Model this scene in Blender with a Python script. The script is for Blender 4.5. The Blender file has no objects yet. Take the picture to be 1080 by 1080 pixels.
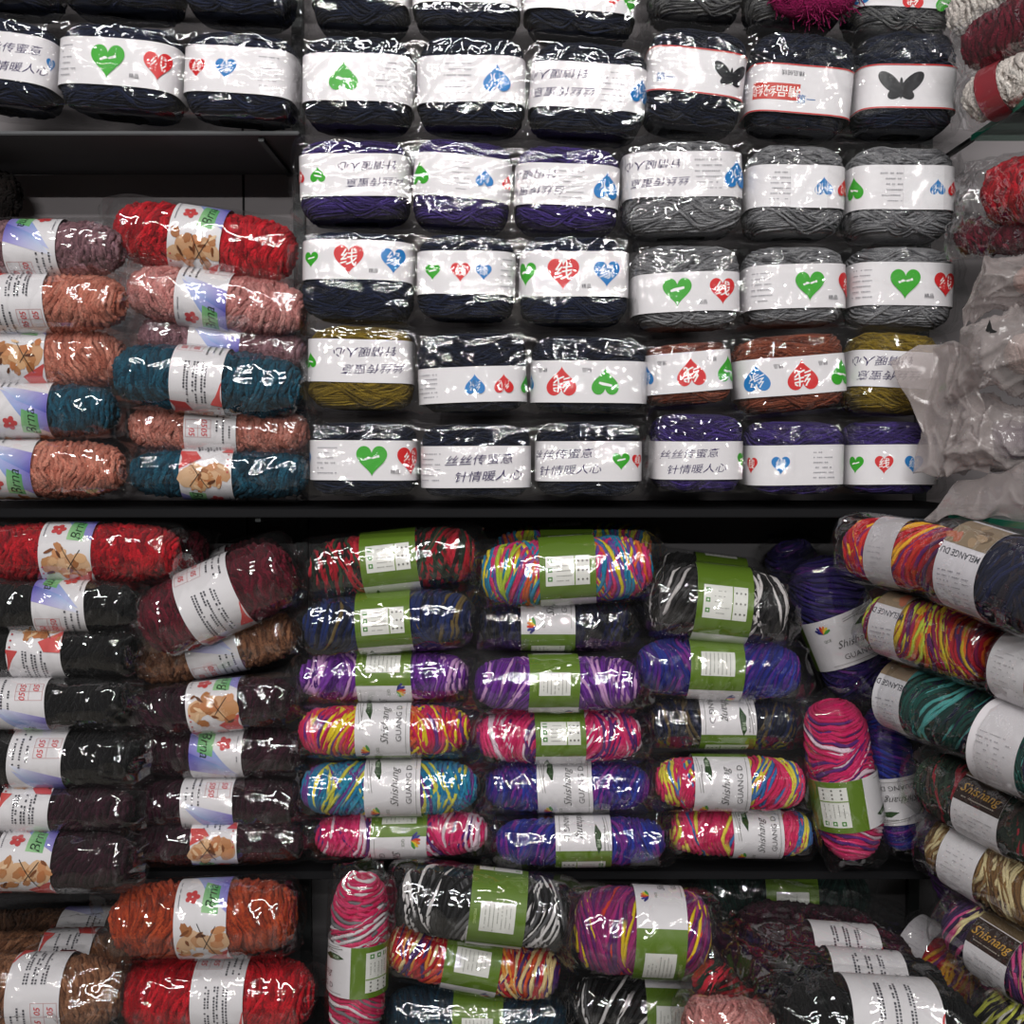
import bpy, math, random
import numpy as np
from mathutils import Matrix, Vector

# ------------------------------------------------------------------ basics
scn = bpy.context.scene
COL = scn.collection
F = 1250.0                      # focal length in pixels of the 1080 frame
CAM = np.array([0.0, -1.25, 1.45])
PITCH = math.radians(3.0)
FW = np.array([0, math.cos(PITCH), -math.sin(PITCH)])
UP = np.array([0, math.sin(PITCH), math.cos(PITCH)])
RT = np.array([1.0, 0, 0])

def P(px, py, y):
    d = FW * F + RT * (px - 540) + UP * (540 - py)
    return CAM + d * ((y - CAM[1]) / d[1])

def SC(p):
    """metres per pixel at a point"""
    return float(np.dot(np.asarray(p) - CAM, FW)) / F

def lin(h):
    if not isinstance(h, str):
        return np.array(h, float)
    h = h.lstrip('#')
    c = np.array([int(h[i:i + 2], 16) / 255 for i in (0, 2, 4)])
    return np.where(c <= 0.04045, c / 12.92, ((c + 0.055) / 1.055) ** 2.4)

# ------------------------------------------------------------------ meshes
def mesh(name, V, Q=None, T=None, col=None, mat=None, smooth=True):
    V = np.asarray(V, np.float32)
    faces, starts, n = [], [], 0
    tot = []
    for A, k in ((Q, 4), (T, 3)):
        if A is not None and len(A):
            A = np.asarray(A, np.int32)
            faces.append(A.ravel()); tot.append(np.full(len(A), k, np.int32))
    idx = np.concatenate(faces); tot = np.concatenate(tot)
    st = np.concatenate([[0], np.cumsum(tot)[:-1]]).astype(np.int32)
    me = bpy.data.meshes.new(name)
    me.vertices.add(len(V)); me.vertices.foreach_set('co', V.ravel())
    me.loops.add(len(idx)); me.loops.foreach_set('vertex_index', idx)
    me.polygons.add(len(tot)); me.polygons.foreach_set('loop_start', st)
    if smooth:
        me.polygons.foreach_set('use_smooth', np.ones(len(tot), bool))
    me.update(calc_edges=True)
    if col is not None:
        C = np.ones((len(V), 4), np.float32); C[:, :3] = col
        a = me.color_attributes.new('Col', 'FLOAT_COLOR', 'POINT')
        a.data.foreach_set('color', C.ravel())
    if mat: me.materials.append(mat)
    return me

def link(name, me, parent=None, label=None):
    o = bpy.data.objects.new(name, me)
    COL.objects.link(o)
    if parent is not None: o.parent = parent
    if label: o['label'] = label
    return o

def thing(name, label, cat, group=None, loc=(0, 0, 0), M=None):
    o = bpy.data.objects.new(name, None); COL.objects.link(o)
    o.empty_display_size = 0.02
    if M is not None: o.matrix_world = M
    else: o.location = loc
    o['label'] = label; o['category'] = cat
    if group: o['group'] = group
    return o

def tag(o, label, cat, group=None):
    o['label'] = label; o['category'] = cat
    if group: o['group'] = group
    return o

def box_mesh(name, lo, hi, mat, bev=0.0):
    import bmesh
    bm = bmesh.new()
    bmesh.ops.create_cube(bm, size=1)
    lo = Vector(lo); hi = Vector(hi)
    for v in bm.verts:
        v.co = Vector([lo[i] + (v.co[i] + .5) * (hi[i] - lo[i]) for i in range(3)])
    if bev:
        bmesh.ops.bevel(bm, geom=bm.edges[:], offset=bev, segments=2, affect='EDGES')
    me = bpy.data.meshes.new(name); bm.to_mesh(me); bm.free()
    me.materials.append(mat)
    return me

def grid_quads(n, m, wrap_m=False, off=0):
    """n rows x m columns of points"""
    i = np.arange(n - 1)[:, None]; mm = m if wrap_m else m - 1
    j = np.arange(mm)[None, :]
    j2 = (j + 1) % m
    a = i * m + j; b = i * m + j2; c = (i + 1) * m + j2; d = (i + 1) * m + j
    return np.stack([a, b, c, d], -1).reshape(-1, 4) + off

# smooth pseudo noise (sums of sines), vectorised
class Noise:
    def __init__(s, rng, n=5):
        s.k = rng.normal(size=(n, 3)); s.k /= np.linalg.norm(s.k, axis=1)[:, None]
        s.k *= rng.uniform(.7, 1.5, n)[:, None]; s.p = rng.uniform(0, 6.28, n)
        s.n = n
    def __call__(s, X, f):
        w = np.sin(X @ (s.k * f * .55).T[:, ::-1] + s.p[::-1]).sum(1)
        v = np.sin((X @ (s.k * f).T) + s.p + .9 * w[:, None] / s.n * 2).sum(1)
        return v / math.sqrt(s.n / 2.0) / 1.6
    def ridge(s, X, f):
        return np.clip(1 - np.abs(s(X, f)) * 1.3, 0, 1)

# ------------------------------------------------------------------ materials
def mat_new(name):
    m = bpy.data.materials.new(name); m.use_nodes = True
    nt = m.node_tree; nt.nodes.clear()
    out = nt.nodes.new('ShaderNodeOutputMaterial')
    return m, nt, out

def N(nt, t, **kw):
    n = nt.nodes.new(t)
    for k, v in kw.items():
        if k.startswith('i_'):
            n.inputs[int(k[2:]) if k[2:].isdigit() else k[2:].replace('_', ' ')].default_value = v
        else: setattr(n, k, v)
    return n

def mat_yarn(name, scale, bump, var, rough=.9, sheen=.05):
    m, nt, out = mat_new(name)
    b = N(nt, 'ShaderNodeBsdfPrincipled'); b.inputs['Roughness'].default_value = rough
    b.inputs['Sheen Weight'].default_value = sheen
    b.inputs['Specular IOR Level'].default_value = .2
    at = N(nt, 'ShaderNodeAttribute', attribute_name='Col')
    tc = N(nt, 'ShaderNodeTexCoord')
    nz = N(nt, 'ShaderNodeTexNoise'); nz.inputs['Scale'].default_value = scale; nz.inputs['Detail'].default_value = 3
    mr = N(nt, 'ShaderNodeMapRange'); mr.inputs['From Min'].default_value = .3; mr.inputs['From Max'].default_value = .7
    mr.inputs['To Min'].default_value = 1 - var; mr.inputs['To Max'].default_value = 1 + var
    hs = N(nt, 'ShaderNodeHueSaturation')
    L = nt.links.new
    L(tc.outputs['Object'], nz.inputs['Vector']); L(nz.outputs['Fac'], mr.inputs['Value'])
    L(at.outputs['Color'], hs.inputs['Color']); L(mr.outputs['Result'], hs.inputs['Value'])
    L(hs.outputs['Color'], b.inputs['Base Color'])
    bp = N(nt, 'ShaderNodeBump'); bp.inputs['Strength'].default_value = bump; bp.inputs['Distance'].default_value = .0025
    L(nz.outputs['Fac'], bp.inputs['Height']); L(bp.outputs['Normal'], b.inputs['Normal'])
    L(b.outputs['BSDF'], out.inputs['Surface'])
    return m

def mat_attr(name, rough=.5):
    m, nt, out = mat_new(name)
    b = N(nt, 'ShaderNodeBsdfPrincipled'); b.inputs['Roughness'].default_value = rough
    b.inputs['Specular IOR Level'].default_value = .3
    at = N(nt, 'ShaderNodeAttribute', attribute_name='Col')
    nt.links.new(at.outputs['Color'], b.inputs['Base Color'])
    nt.links.new(b.outputs['BSDF'], out.inputs['Surface'])
    return m

def mat_film(name, haze=.004, rough=.045, bscale=40, bstr=.42, tint=(.985, .985, .985), boost=2.3, hcol=(.8, .8, .82)):
    m, nt, out = mat_new(name); L = nt.links.new
    tc = N(nt, 'ShaderNodeTexCoord')
    nz = N(nt, 'ShaderNodeTexNoise', noise_type='RIDGED_MULTIFRACTAL')
    nz.inputs['Scale'].default_value = bscale; nz.inputs['Detail'].default_value = 2.2
    mp = N(nt, 'ShaderNodeMapping'); mp.inputs['Rotation'].default_value = (0, .5, .2); mp.inputs['Scale'].default_value = (.45, 1, 1.25)
    L(tc.outputs['Object'], mp.inputs['Vector']); L(mp.outputs['Vector'], nz.inputs['Vector'])
    bp = N(nt, 'ShaderNodeBump'); bp.inputs['Strength'].default_value = bstr; bp.inputs['Distance'].default_value = .004
    L(nz.outputs['Fac'], bp.inputs['Height'])
    tr = N(nt, 'ShaderNodeBsdfTransparent'); tr.inputs['Color'].default_value = (*tint, 1)
    gl = N(nt, 'ShaderNodeBsdfGlossy'); gl.inputs['Roughness'].default_value = rough
    L(bp.outputs['Normal'], gl.inputs['Normal'])
    df = N(nt, 'ShaderNodeBsdfDiffuse'); df.inputs['Color'].default_value = (*hcol, 1)
    fr = N(nt, 'ShaderNodeFresnel'); fr.inputs['IOR'].default_value = 1.5
    mu = N(nt, 'ShaderNodeMath', operation='MULTIPLY', use_clamp=True); mu.inputs[1].default_value = boost
    mn = N(nt, 'ShaderNodeMath', operation='MINIMUM'); mn.inputs[1].default_value = .075
    L(fr.outputs['Fac'], mn.inputs[0]); L(mn.outputs[0], mu.inputs[0])
    m1 = N(nt, 'ShaderNodeMixShader'); m2 = N(nt, 'ShaderNodeMixShader'); m2.inputs[0].default_value = haze
    L(mu.outputs[0], m1.inputs[0]); L(tr.outputs[0], m1.inputs[1]); L(gl.outputs[0], m1.inputs[2])
    L(m1.outputs[0], m2.inputs[1]); L(df.outputs[0], m2.inputs[2])
    L(m2.outputs[0], out.inputs['Surface'])
    return m

def mat_plain(name, color, rough=.6, metal=0, noise=0, nscale=30, spec=.4):
    m, nt, out = mat_new(name)
    b = N(nt, 'ShaderNodeBsdfPrincipled'); b.inputs['Roughness'].default_value = rough
    b.inputs['Metallic'].default_value = metal; b.inputs['Specular IOR Level'].default_value = spec
    b.inputs['Base Color'].default_value = (*lin(color), 1)
    if noise:
        nz = N(nt, 'ShaderNodeTexNoise'); nz.inputs['Scale'].default_value = nscale; nz.inputs['Detail'].default_value = 4
        tc = N(nt, 'ShaderNodeTexCoord'); nt.links.new(tc.outputs['Object'], nz.inputs['Vector'])
        mr = N(nt, 'ShaderNodeMapRange'); mr.inputs['To Min'].default_value = 1 - noise; mr.inputs['To Max'].default_value = 1 + noise
        nt.links.new(nz.outputs['Fac'], mr.inputs['Value'])
        hs = N(nt, 'ShaderNodeHueSaturation'); hs.inputs['Color'].default_value = (*lin(color), 1)
        nt.links.new(mr.outputs['Result'], hs.inputs['Value']); nt.links.new(hs.outputs['Color'], b.inputs['Base Color'])
    nt.links.new(b.outputs['BSDF'], out.inputs['Surface'])
    return m

M_WOOL = mat_yarn('wool_yarn', 800, 1.0, .30)
M_CHEN = mat_yarn('chenille_yarn', 520, 1.0, .30, sheen=.04)
M_ACR = mat_yarn('blended_yarn', 800, .8, .16)
M_PAPER = mat_attr('printed_paper', .45)
M_FILM = mat_film('clear_film')
M_FILM_PACK = mat_film('clear_pack_film', bscale=30, boost=1.25, bstr=.34, rough=.04)
M_FROST = None

# ------------------------------------------------------------------ strands
def tube(path, nrm, rad, col, k=5, rng=None, jit=0.0):
    """tube around a path; nrm = outward surface normals; returns V, Q, C"""
    n = len(path)
    t = np.gradient(path, axis=0); t /= np.linalg.norm(t, axis=1)[:, None] + 1e-12
    b = np.cross(t, nrm); b /= np.linalg.norm(b, axis=1)[:, None] + 1e-12
    nn = np.cross(b, t)
    a = np.arange(k) * 2 * math.pi / k
    r = rad if np.ndim(rad) else np.full(n, rad)
    rr = np.repeat(r[:, None], k, 1)
    if jit and rng is not None: rr = rr * (1 + jit * rng.uniform(-1, 1, rr.shape))
    V = path[:, None, :] + rr[..., None] * (np.cos(a)[None, :, None] * nn[:, None, :] + np.sin(a)[None, :, None] * b[:, None, :])
    V = V.reshape(-1, 3)
    Q = grid_quads(n, k, True)
    C = np.repeat(col, k, 0)
    return V, Q, C

def dye(rng, arc, pal, seg, blend=.006, var=.1):
    """colour along the strand: pal = [(colour, weight)], seg = (min, max) length in m"""
    cols = np.array([lin(c) for c, _ in pal]); w = np.array([x for _, x in pal], float); w /= w.sum()
    L = arc[-1]; cuts = [0.0]
    while cuts[-1] < L: cuts.append(cuts[-1] + rng.uniform(*seg))
    ids = rng.choice(len(w), len(cuts), p=w)
    bri = 1 + var * rng.uniform(-1, 1, len(cuts))
    c = cols[ids] * bri[:, None]
    cuts = np.array(cuts)
    i = np.clip(np.searchsorted(cuts, arc, side='right') - 1, 0, len(cuts) - 2)
    f = np.clip((arc - cuts[i + 1] + blend) / blend, 0, 1)[:, None]
    return c[i] * (1 - f) + c[i + 1] * f

def arclen(p):
    return np.concatenate([[0], np.cumsum(np.linalg.norm(np.diff(p, axis=0), axis=1))])

def join(parts):
    V, Q, C, o = [], [], [], 0
    for v, q, c in parts:
        V.append(v); Q.append(q + o); C.append(c); o += len(v)
    return np.concatenate(V), np.concatenate(Q), np.concatenate(C)

# ------------------------------------------------------------------ printing on paper bands
_txt = {}
def text2d(s, shear=0.0, bold=0.0):
    key = (s, shear, bold)
    if key in _txt: return _txt[key]
    c = bpy.data.curves.new('t', 'FONT'); c.body = s; c.shear = shear; c.offset = bold; c.resolution_u = 2
    c.align_x = 'CENTER'
    o = bpy.data.objects.new('t', c); COL.objects.link(o)
    bpy.context.view_layer.update()
    me = o.evaluated_get(bpy.context.evaluated_depsgraph_get()).to_mesh()
    me.calc_loop_triangles()
    V = np.array([v.co[:2] for v in me.vertices], float)
    T = np.array([t.vertices[:] for t in me.loop_triangles], int)
    bpy.data.objects.remove(o); bpy.data.curves.remove(c)
    V = V - (V.min(0) + V.max(0)) / 2
    _txt[key] = (V, T)
    return _txt[key]

class Print:
    """flat print laid out in (u along, v up) and then wrapped on a band"""
    def __init__(s, off=.0003, step=.00005):
        s.V, s.T, s.C, s.O, s.n, s.off, s.step = [], [], [], [], 0, off, step
    def add(s, V, T, col):
        V = np.asarray(V, float); s.V.append(V); s.T.append(np.asarray(T, int).reshape(-1, 3) + s.n)
        col = lin(col) if isinstance(col, str) else np.asarray(col, float)
        s.C.append(np.broadcast_to(col, (len(V), 3)).copy()); s.O.append(np.full(len(V), s.off))
        s.n += len(V); s.off = min(s.off + s.step, .0013)
    def quad(s, p, col, m=.003):
        """p = four corners in order; col = one colour or four"""
        p = np.array(p, float)
        n = max(2, int(max(np.linalg.norm(p[1] - p[0]), np.linalg.norm(p[2] - p[3])) / m) + 1)
        k = max(2, int(max(np.linalg.norm(p[3] - p[0]), np.linalg.norm(p[2] - p[1])) / m) + 1)
        a = np.linspace(0, 1, n)[None, :, None]; b = np.linspace(0, 1, k)[:, None, None]
        w = [(1 - a) * (1 - b), a * (1 - b), a * b, (1 - a) * b]
        V = sum(w[i] * p[i] for i in range(4)).reshape(-1, 2)
        if isinstance(col, (list, tuple)) and len(col) == 4:
            cc = [lin(c) for c in col]; C = sum(w[i] * cc[i] for i in range(4)).reshape(-1, 3)
        else: C = col
        q = grid_quads(k, n); T = np.concatenate([q[:, [0, 1, 2]], q[:, [0, 2, 3]]])
        s.add(V, T, C)
    def rect(s, cu, cv, w, h, col, m=.003):
        w /= 2; h /= 2
        s.quad([(cu - w, cv - h), (cu + w, cv - h), (cu + w, cv + h), (cu - w, cv + h)], col, m)
    def disc(s, outline, col, rings=(.0, .34, .67, 1)):
        o = np.asarray(outline, float); c = o.mean(0); k = len(o)
        V = [c[None]] + [c + (o - c) * r for r in rings[1:]]
        T = [(0, 1 + i, 1 + (i + 1) % k) for i in range(k)]
        for r in range(len(rings) - 2):
            a, b = 1 + r * k, 1 + (r + 1) * k
            for i in range(k):
                j = (i + 1) % k
                T += [(a + i, b + i, b + j), (a + i, b + j, a + j)]
        s.add(np.concatenate(V), T, col)
    def ell(s, cu, cv, a, b, col, rot=0.0, k=18, wob=0.0, rng=None):
        t = np.linspace(0, 2 * math.pi, k, endpoint=False)
        w = 1 + (wob * rng.uniform(-1, 1, k) if wob else 0)
        x, y = a * np.cos(t) * w, b * np.sin(t) * w
        s.disc(np.stack([cu + x * math.cos(rot) - y * math.sin(rot), cv + x * math.sin(rot) + y * math.cos(rot)], 1), col)
    def heart(s, cu, cv, size, col, flip=False):
        t = np.linspace(0, 2 * math.pi, 40, endpoint=False)
        x = 16 * np.sin(t) ** 3; y = 13 * np.cos(t) - 5 * np.cos(2 * t) - 2 * np.cos(3 * t) - np.cos(4 * t) + 2
        f = -1 if flip else 1
        s.disc(np.stack([cu + f * x / 33 * size * .98, cv + f * y / 33 * size * 1.06], 1), col)
    def text(s, t, cu, cv, h, col, rot=0.0, shear=0.0, bold=0.0, sx=1.0):
        """h = size of the lettering (about the capital height / 0.7)"""
        V, T = text2d(t, shear, bold)
        x, y = V[:, 0] * h * sx, V[:, 1] * h
        c, n = math.cos(rot), math.sin(rot)
        s.add(np.stack([cu + x * c - y * n, cv + x * n + y * c], 1), T, col)
    def line(s, u0, v0, u1, v1, w, col):
        d = np.array([u1 - u0, v1 - v0]); d /= np.linalg.norm(d) + 1e-9; n = np.array([-d[1], d[0]]) * w / 2
        a, b = np.array([u0, v0]), np.array([u1, v1])
        s.quad([a - n, b - n, b + n, a + n], col)
    def dashes(s, rng, cu, cv, w, h, rows, col, rot=0.0, ht=.0011, fill=.85):
        c, n = math.cos(rot), math.sin(rot)
        for r in range(rows):
            y = h / 2 - (r + .5) * h / rows
            x = -w / 2; end = w / 2 * (1 if rng.random() < .5 else rng.uniform(.2, 1))
            while x < end:
                l = rng.uniform(.0008, .0017) * (1.5 if ht > .0015 else 1); xm = x + l / 2
                if rng.random() < fill:
                    q = [(x, y - ht / 2), (x + l, y - ht / 2), (x + l, y + ht / 2), (x, y + ht / 2)]
                    s.add([(cu + a * c - b * n, cv + a * n + b * c) for a, b in q], [(0, 1, 2), (0, 2, 3)], col)
                x += l + (.0011 if ht > .0015 else .0007)
    def poly(s, pts, col):
        s.disc(pts, col)
    def mapped(s, f):
        V = np.concatenate(s.V); O = np.concatenate(s.O)
        return f(V[:, 0], V[:, 1], O), np.concatenate(s.T), np.concatenate(s.C)

GREEN, RED, BLUE, PAPER, INK = '#35a324', '#cf2427', '#1f78bd', '#e2dfe2', '#30303c'
VIOLET = '#2d1e58'

# ------------------------------------------------------------------ yarn balls (three to a pack)
BALL_N = 4.2
def sup(t, a, b, n=BALL_N):
    return (np.abs(np.sin(t) / a) ** n + np.abs(np.cos(t) / b) ** n) ** (-1.0 / n)

def gz(z, c, m=4.4):
    return np.clip(1 - np.abs(z / c) ** m, 1e-4, 1) ** (1.0 / m)

WOOL = {
    'navy': ([('#101830', 3), ('#17203c', 2), ('#0b1020', 2)], (.01, .05)),
    'deepnavy': ([('#11172a', 3), ('#182036', 2), ('#0c101e', 2)], (.01, .05)),
    'purple': ([('#33235f', 3), ('#43307a', 2), ('#271a4a', 2)], (.01, .05)),
    'grey': ([('#808083', 3), ('#929295', 2), ('#66666a', 2), ('#4c4c50', 1)], (.003, .012)),
    'darkgrey': ([('#5f5f60', 3), ('#747474', 2), ('#45454a', 2), ('#343438', 1)], (.003, .012)),
    'brown': ([('#7d3f2b', 3), ('#8f4c36', 2), ('#642f20', 2)], (.01, .05)),
    'olive': ([('#7a6417', 3), ('#8d7622', 2), ('#5f4d0e', 2)], (.01, .05)),
}

def make_ball(i, box, band, tilt, colour, items, flip, y, label, group, bstyle='heart'):
    rng = np.random.default_rng(1000 + i)
    x0, x1, y0, y1 = box
    cpx, cpy = (x0 + x1) / 2, (y0 + y1) / 2
    C = P(cpx, cpy, y - .030); sc = SC(C) * .972; C[1] = y
    a, c, b = (x1 - x0) / 2 * sc, (y1 - y0) / 2 * sc * 1.01 - .0005, .043
    a -= .0004
    sr = .0014
    ai, bi, ci = a - 2 * sr, b - 2 * sr, c - 2 * sr
    M = Matrix.Translation(C) @ Matrix.Rotation(math.radians(tilt), 4, 'Y')
    t = thing('yarn_ball', label, 'yarn ball', group, M=M)
    zb = (cpy - (band[0] + band[1]) / 2) * sc
    hb = (band[1] - band[0]) / 2 * sc
    nz = Noise(rng)
    def rad(th, z):
        w = 1 - .05 * np.exp(-((z - zb) / (hb * 1.1)) ** 4)
        return sup(th, ai, bi) * gz(z, ci) * w
    def pos(th, z, o=0.0):
        r = rad(th, z) + o
        return np.stack([r * np.sin(th), -r * np.cos(th), z], 1)
    parts = []
    # core
    zz = ci * np.sin(np.linspace(-math.pi / 2, math.pi / 2, 20)) * .995
    th = np.linspace(0, 2 * math.pi, 48, endpoint=False)
    TH, ZZ = np.meshgrid(th, zz)
    pal, seg = WOOL[colour]
    core = pos(TH.ravel(), ZZ.ravel())
    parts.append((core, grid_quads(20, 48, True), np.broadcast_to(lin(pal[0][0]), (len(core), 3))))
    for lay in range(3):
        turns = int(2 * ci * .94 / (sr * (1.7, 1.9, 2.1)[lay]))
        n = turns * 56
        T = np.linspace(0, 2 * math.pi * turns, n)
        z0 = np.linspace(-.94 * ci, .94 * ci, n)
        A = (.05, .20, .24)[lay] * ci
        fq = (1, 2, 3)[lay]
        z = z0 * (1 - A / ci) + A * np.sin(fq * T + lay * 2.1 + i + .6 * np.sin(T * .13))
        z = np.clip(z, -.975 * ci, .975 * ci)
        p0 = pos(T, z, sr * (.3, .9, 1.2)[lay])
        nr = np.stack([np.sin(T) / a, -np.cos(T) / b, z / ci ** 2 * .5], 1); nr /= np.linalg.norm(nr, axis=1)[:, None]
        p0 += nr * (nz(p0 + lay, 300) * .0008)[:, None]
        col = dye(rng, arclen(p0), pal, seg, .004, .15)
        parts.append(tube(p0, nr, sr * (1 + .28 * rng.uniform(-1, 1, n)), col, 5, rng, .3))
    V, Q, Cc = join(parts)
    link('yarn', mesh('wool_ball', V, Q, col=Cc, mat=M_WOOL), t)
    # paper band, wrapped all round, with its print
    ab, bb = a + .0004, b + .0004
    k = 1.0 if bstyle != 'none' else 1.0
    TH = np.linspace(-math.pi, math.pi, 721)
    pr = sup(TH, ab, bb)
    XY = np.stack([pr * np.sin(TH), -pr * np.cos(TH)], 1)
    U = arclen(XY); U -= U[360]
    nx = np.abs(np.sin(TH) / 1) ; 
    N2 = np.stack([np.sign(np.sin(TH)) * np.abs(XY[:, 0] / ab) ** (BALL_N - 1) / ab, np.sign(-np.cos(TH)) * np.abs(XY[:, 1] / bb) ** (BALL_N - 1) / bb], 1)
    N2 /= np.linalg.norm(N2, axis=1)[:, None]
    zo = zb
    wv = rng.uniform(-1, 1, 3)
    def fmap(u, v, o):
        x = np.interp(u, U, XY[:, 0]) + np.interp(u, U, N2[:, 0]) * o
        yy = np.interp(u, U, XY[:, 1]) + np.interp(u, U, N2[:, 1]) * o
        wob = .0012 * (np.sin(u * 28 + wv[0] * 3) * wv[1])
        return np.stack([x, yy, zo + v + wob], 1)
    nu = 90
    uu = np.linspace(U[0], U[-1], nu + 1)[:-1]; vv = np.linspace(-hb, hb, 5)
    UU, VV = np.meshgrid(uu, vv)
    bV = fmap(UU.ravel(), VV.ravel(), 0 * UU.ravel())
    q = grid_quads(5, nu, True)
    bT = np.concatenate([q[:, [0, 1, 2]], q[:, [0, 2, 3]]])
    pt = Print()
    R180 = math.pi if flip else 0.0
    fl = -1 if flip else 1
    half = U[(TH > -1.55) & (TH < 1.55)]
    front = (TH >= -1.5) & (TH <= 1.5)
    def px2u(px):
        x = (px - cpx) * sc
        return float(np.interp(x, XY[front, 0], U[front]))
    lat = {'g': (GREEN, '一'), 'r': (RED, '线'), 'b': (BLUE, '缘')}
    for it in items:
        kd, px = it[0], it[1]
        u = px2u(px)
        if kd in lat:
            s = it[2] * sc
            v = (-it[3] * sc if len(it) > 3 else 0)
            colr, ch = lat[kd]
            pt.heart(u, v, s, colr, flip)
            if kd == 'g': pt.poly([(u - .23 * s, v + fl * .06 * s), (u - .1 * s, v + fl * .12 * s), (u + .22 * s, v + fl * .17 * s), (u + .24 * s, v + fl * .10 * s), (u + .05 * s, v + fl * .05 * s), (u - .2 * s, v)], '#f4f4f2')
            else: pt.text(ch, u, v + fl * s * .08, s * .56, '#f4f4f2', R180, .12, {'g': .02, 'r': .008, 'b': -.002}[kd])
        elif kd == 'jp':
            pt.text('精品', u, (-.55 * hb) * fl, .0052, '#55555c', R180)
        elif kd == 'info':
            w = (it[2] if len(it) > 2 else 24) * sc
            pt.dashes(rng, u, 0, w, hb * 1.5, 6, '#8b8b93', R180, .0010, .8)
        elif kd == 'hw':
            h = (it[2] if len(it) > 2 else 14) * sc * .74
            dx = h * .55
            pt.text('丝丝传蜜意', u - fl * dx * .6, fl * hb * .36, h, VIOLET, R180 + .04, .25, -.002, 1.25)
            pt.text('针情暖人心', u + fl * dx * .9, -fl * hb * .42, h, VIOLET, R180 + .04, .25, -.002, 1.25)
        elif kd == 'blue':
            pt.text('第一', u, -hb * .4, .010, '#2f6fae', R180)
        elif kd == 'redbox':
            pt.rect(u, -hb * .15, .05, .017, '#c23a30')
            pt.text('精品绒线', u, -hb * .15, .0125, '#efe6e2', math.pi, 0, .012)
            pt.text('精品绒线', u + .016, hb * .62, .006, '#55555c', math.pi)
        elif kd == 'fly':
            s = it[2] * sc
            for sg in (-1, 1):
                pt.ell(u + sg * s * .27, s * .08, s * .36, s * .17, '#14151b', sg * .75)
                pt.ell(u + sg * s * .14, -s * .18, s * .20, s * .13, '#14151b', -sg * .5)
            pt.ell(u, -s * .05, s * .05, s * .26, '#14151b')
        elif kd == 'sheet':
            w = it[2] * sc
            pt.rect(u, -.001, w, 2 * hb * .98, '#e9e7ea')
    if bstyle == 'fly':
        for sg in (-1, 1):
            us = np.linspace(U[0], U[-1], 91)
            pt.quad([(U[0], sg * (hb - .0016)), (U[-1], sg * (hb - .0016)), (U[-1], sg * (hb - .0002)), (U[0], sg * (hb - .0002))], '#c23b3a')
    if pt.V:
        pV, pT, pC = pt.mapped(fmap)
        V = np.concatenate([bV, pV]); T = np.concatenate([bT, pT + len(bV)])
        Cc = np.concatenate([np.broadcast_to(lin(PAPER), (len(bV), 3)), pC])
    else:
        V, T, Cc = bV, bT, np.broadcast_to(lin(PAPER), (len(bV), 3))
    if bstyle != 'none':
        link('paper_band', mesh('ball_band', V, T=T, col=Cc, mat=M_PAPER), t)
    return dict(C=C, a=a, b=b, c=c, tilt=tilt)

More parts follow.
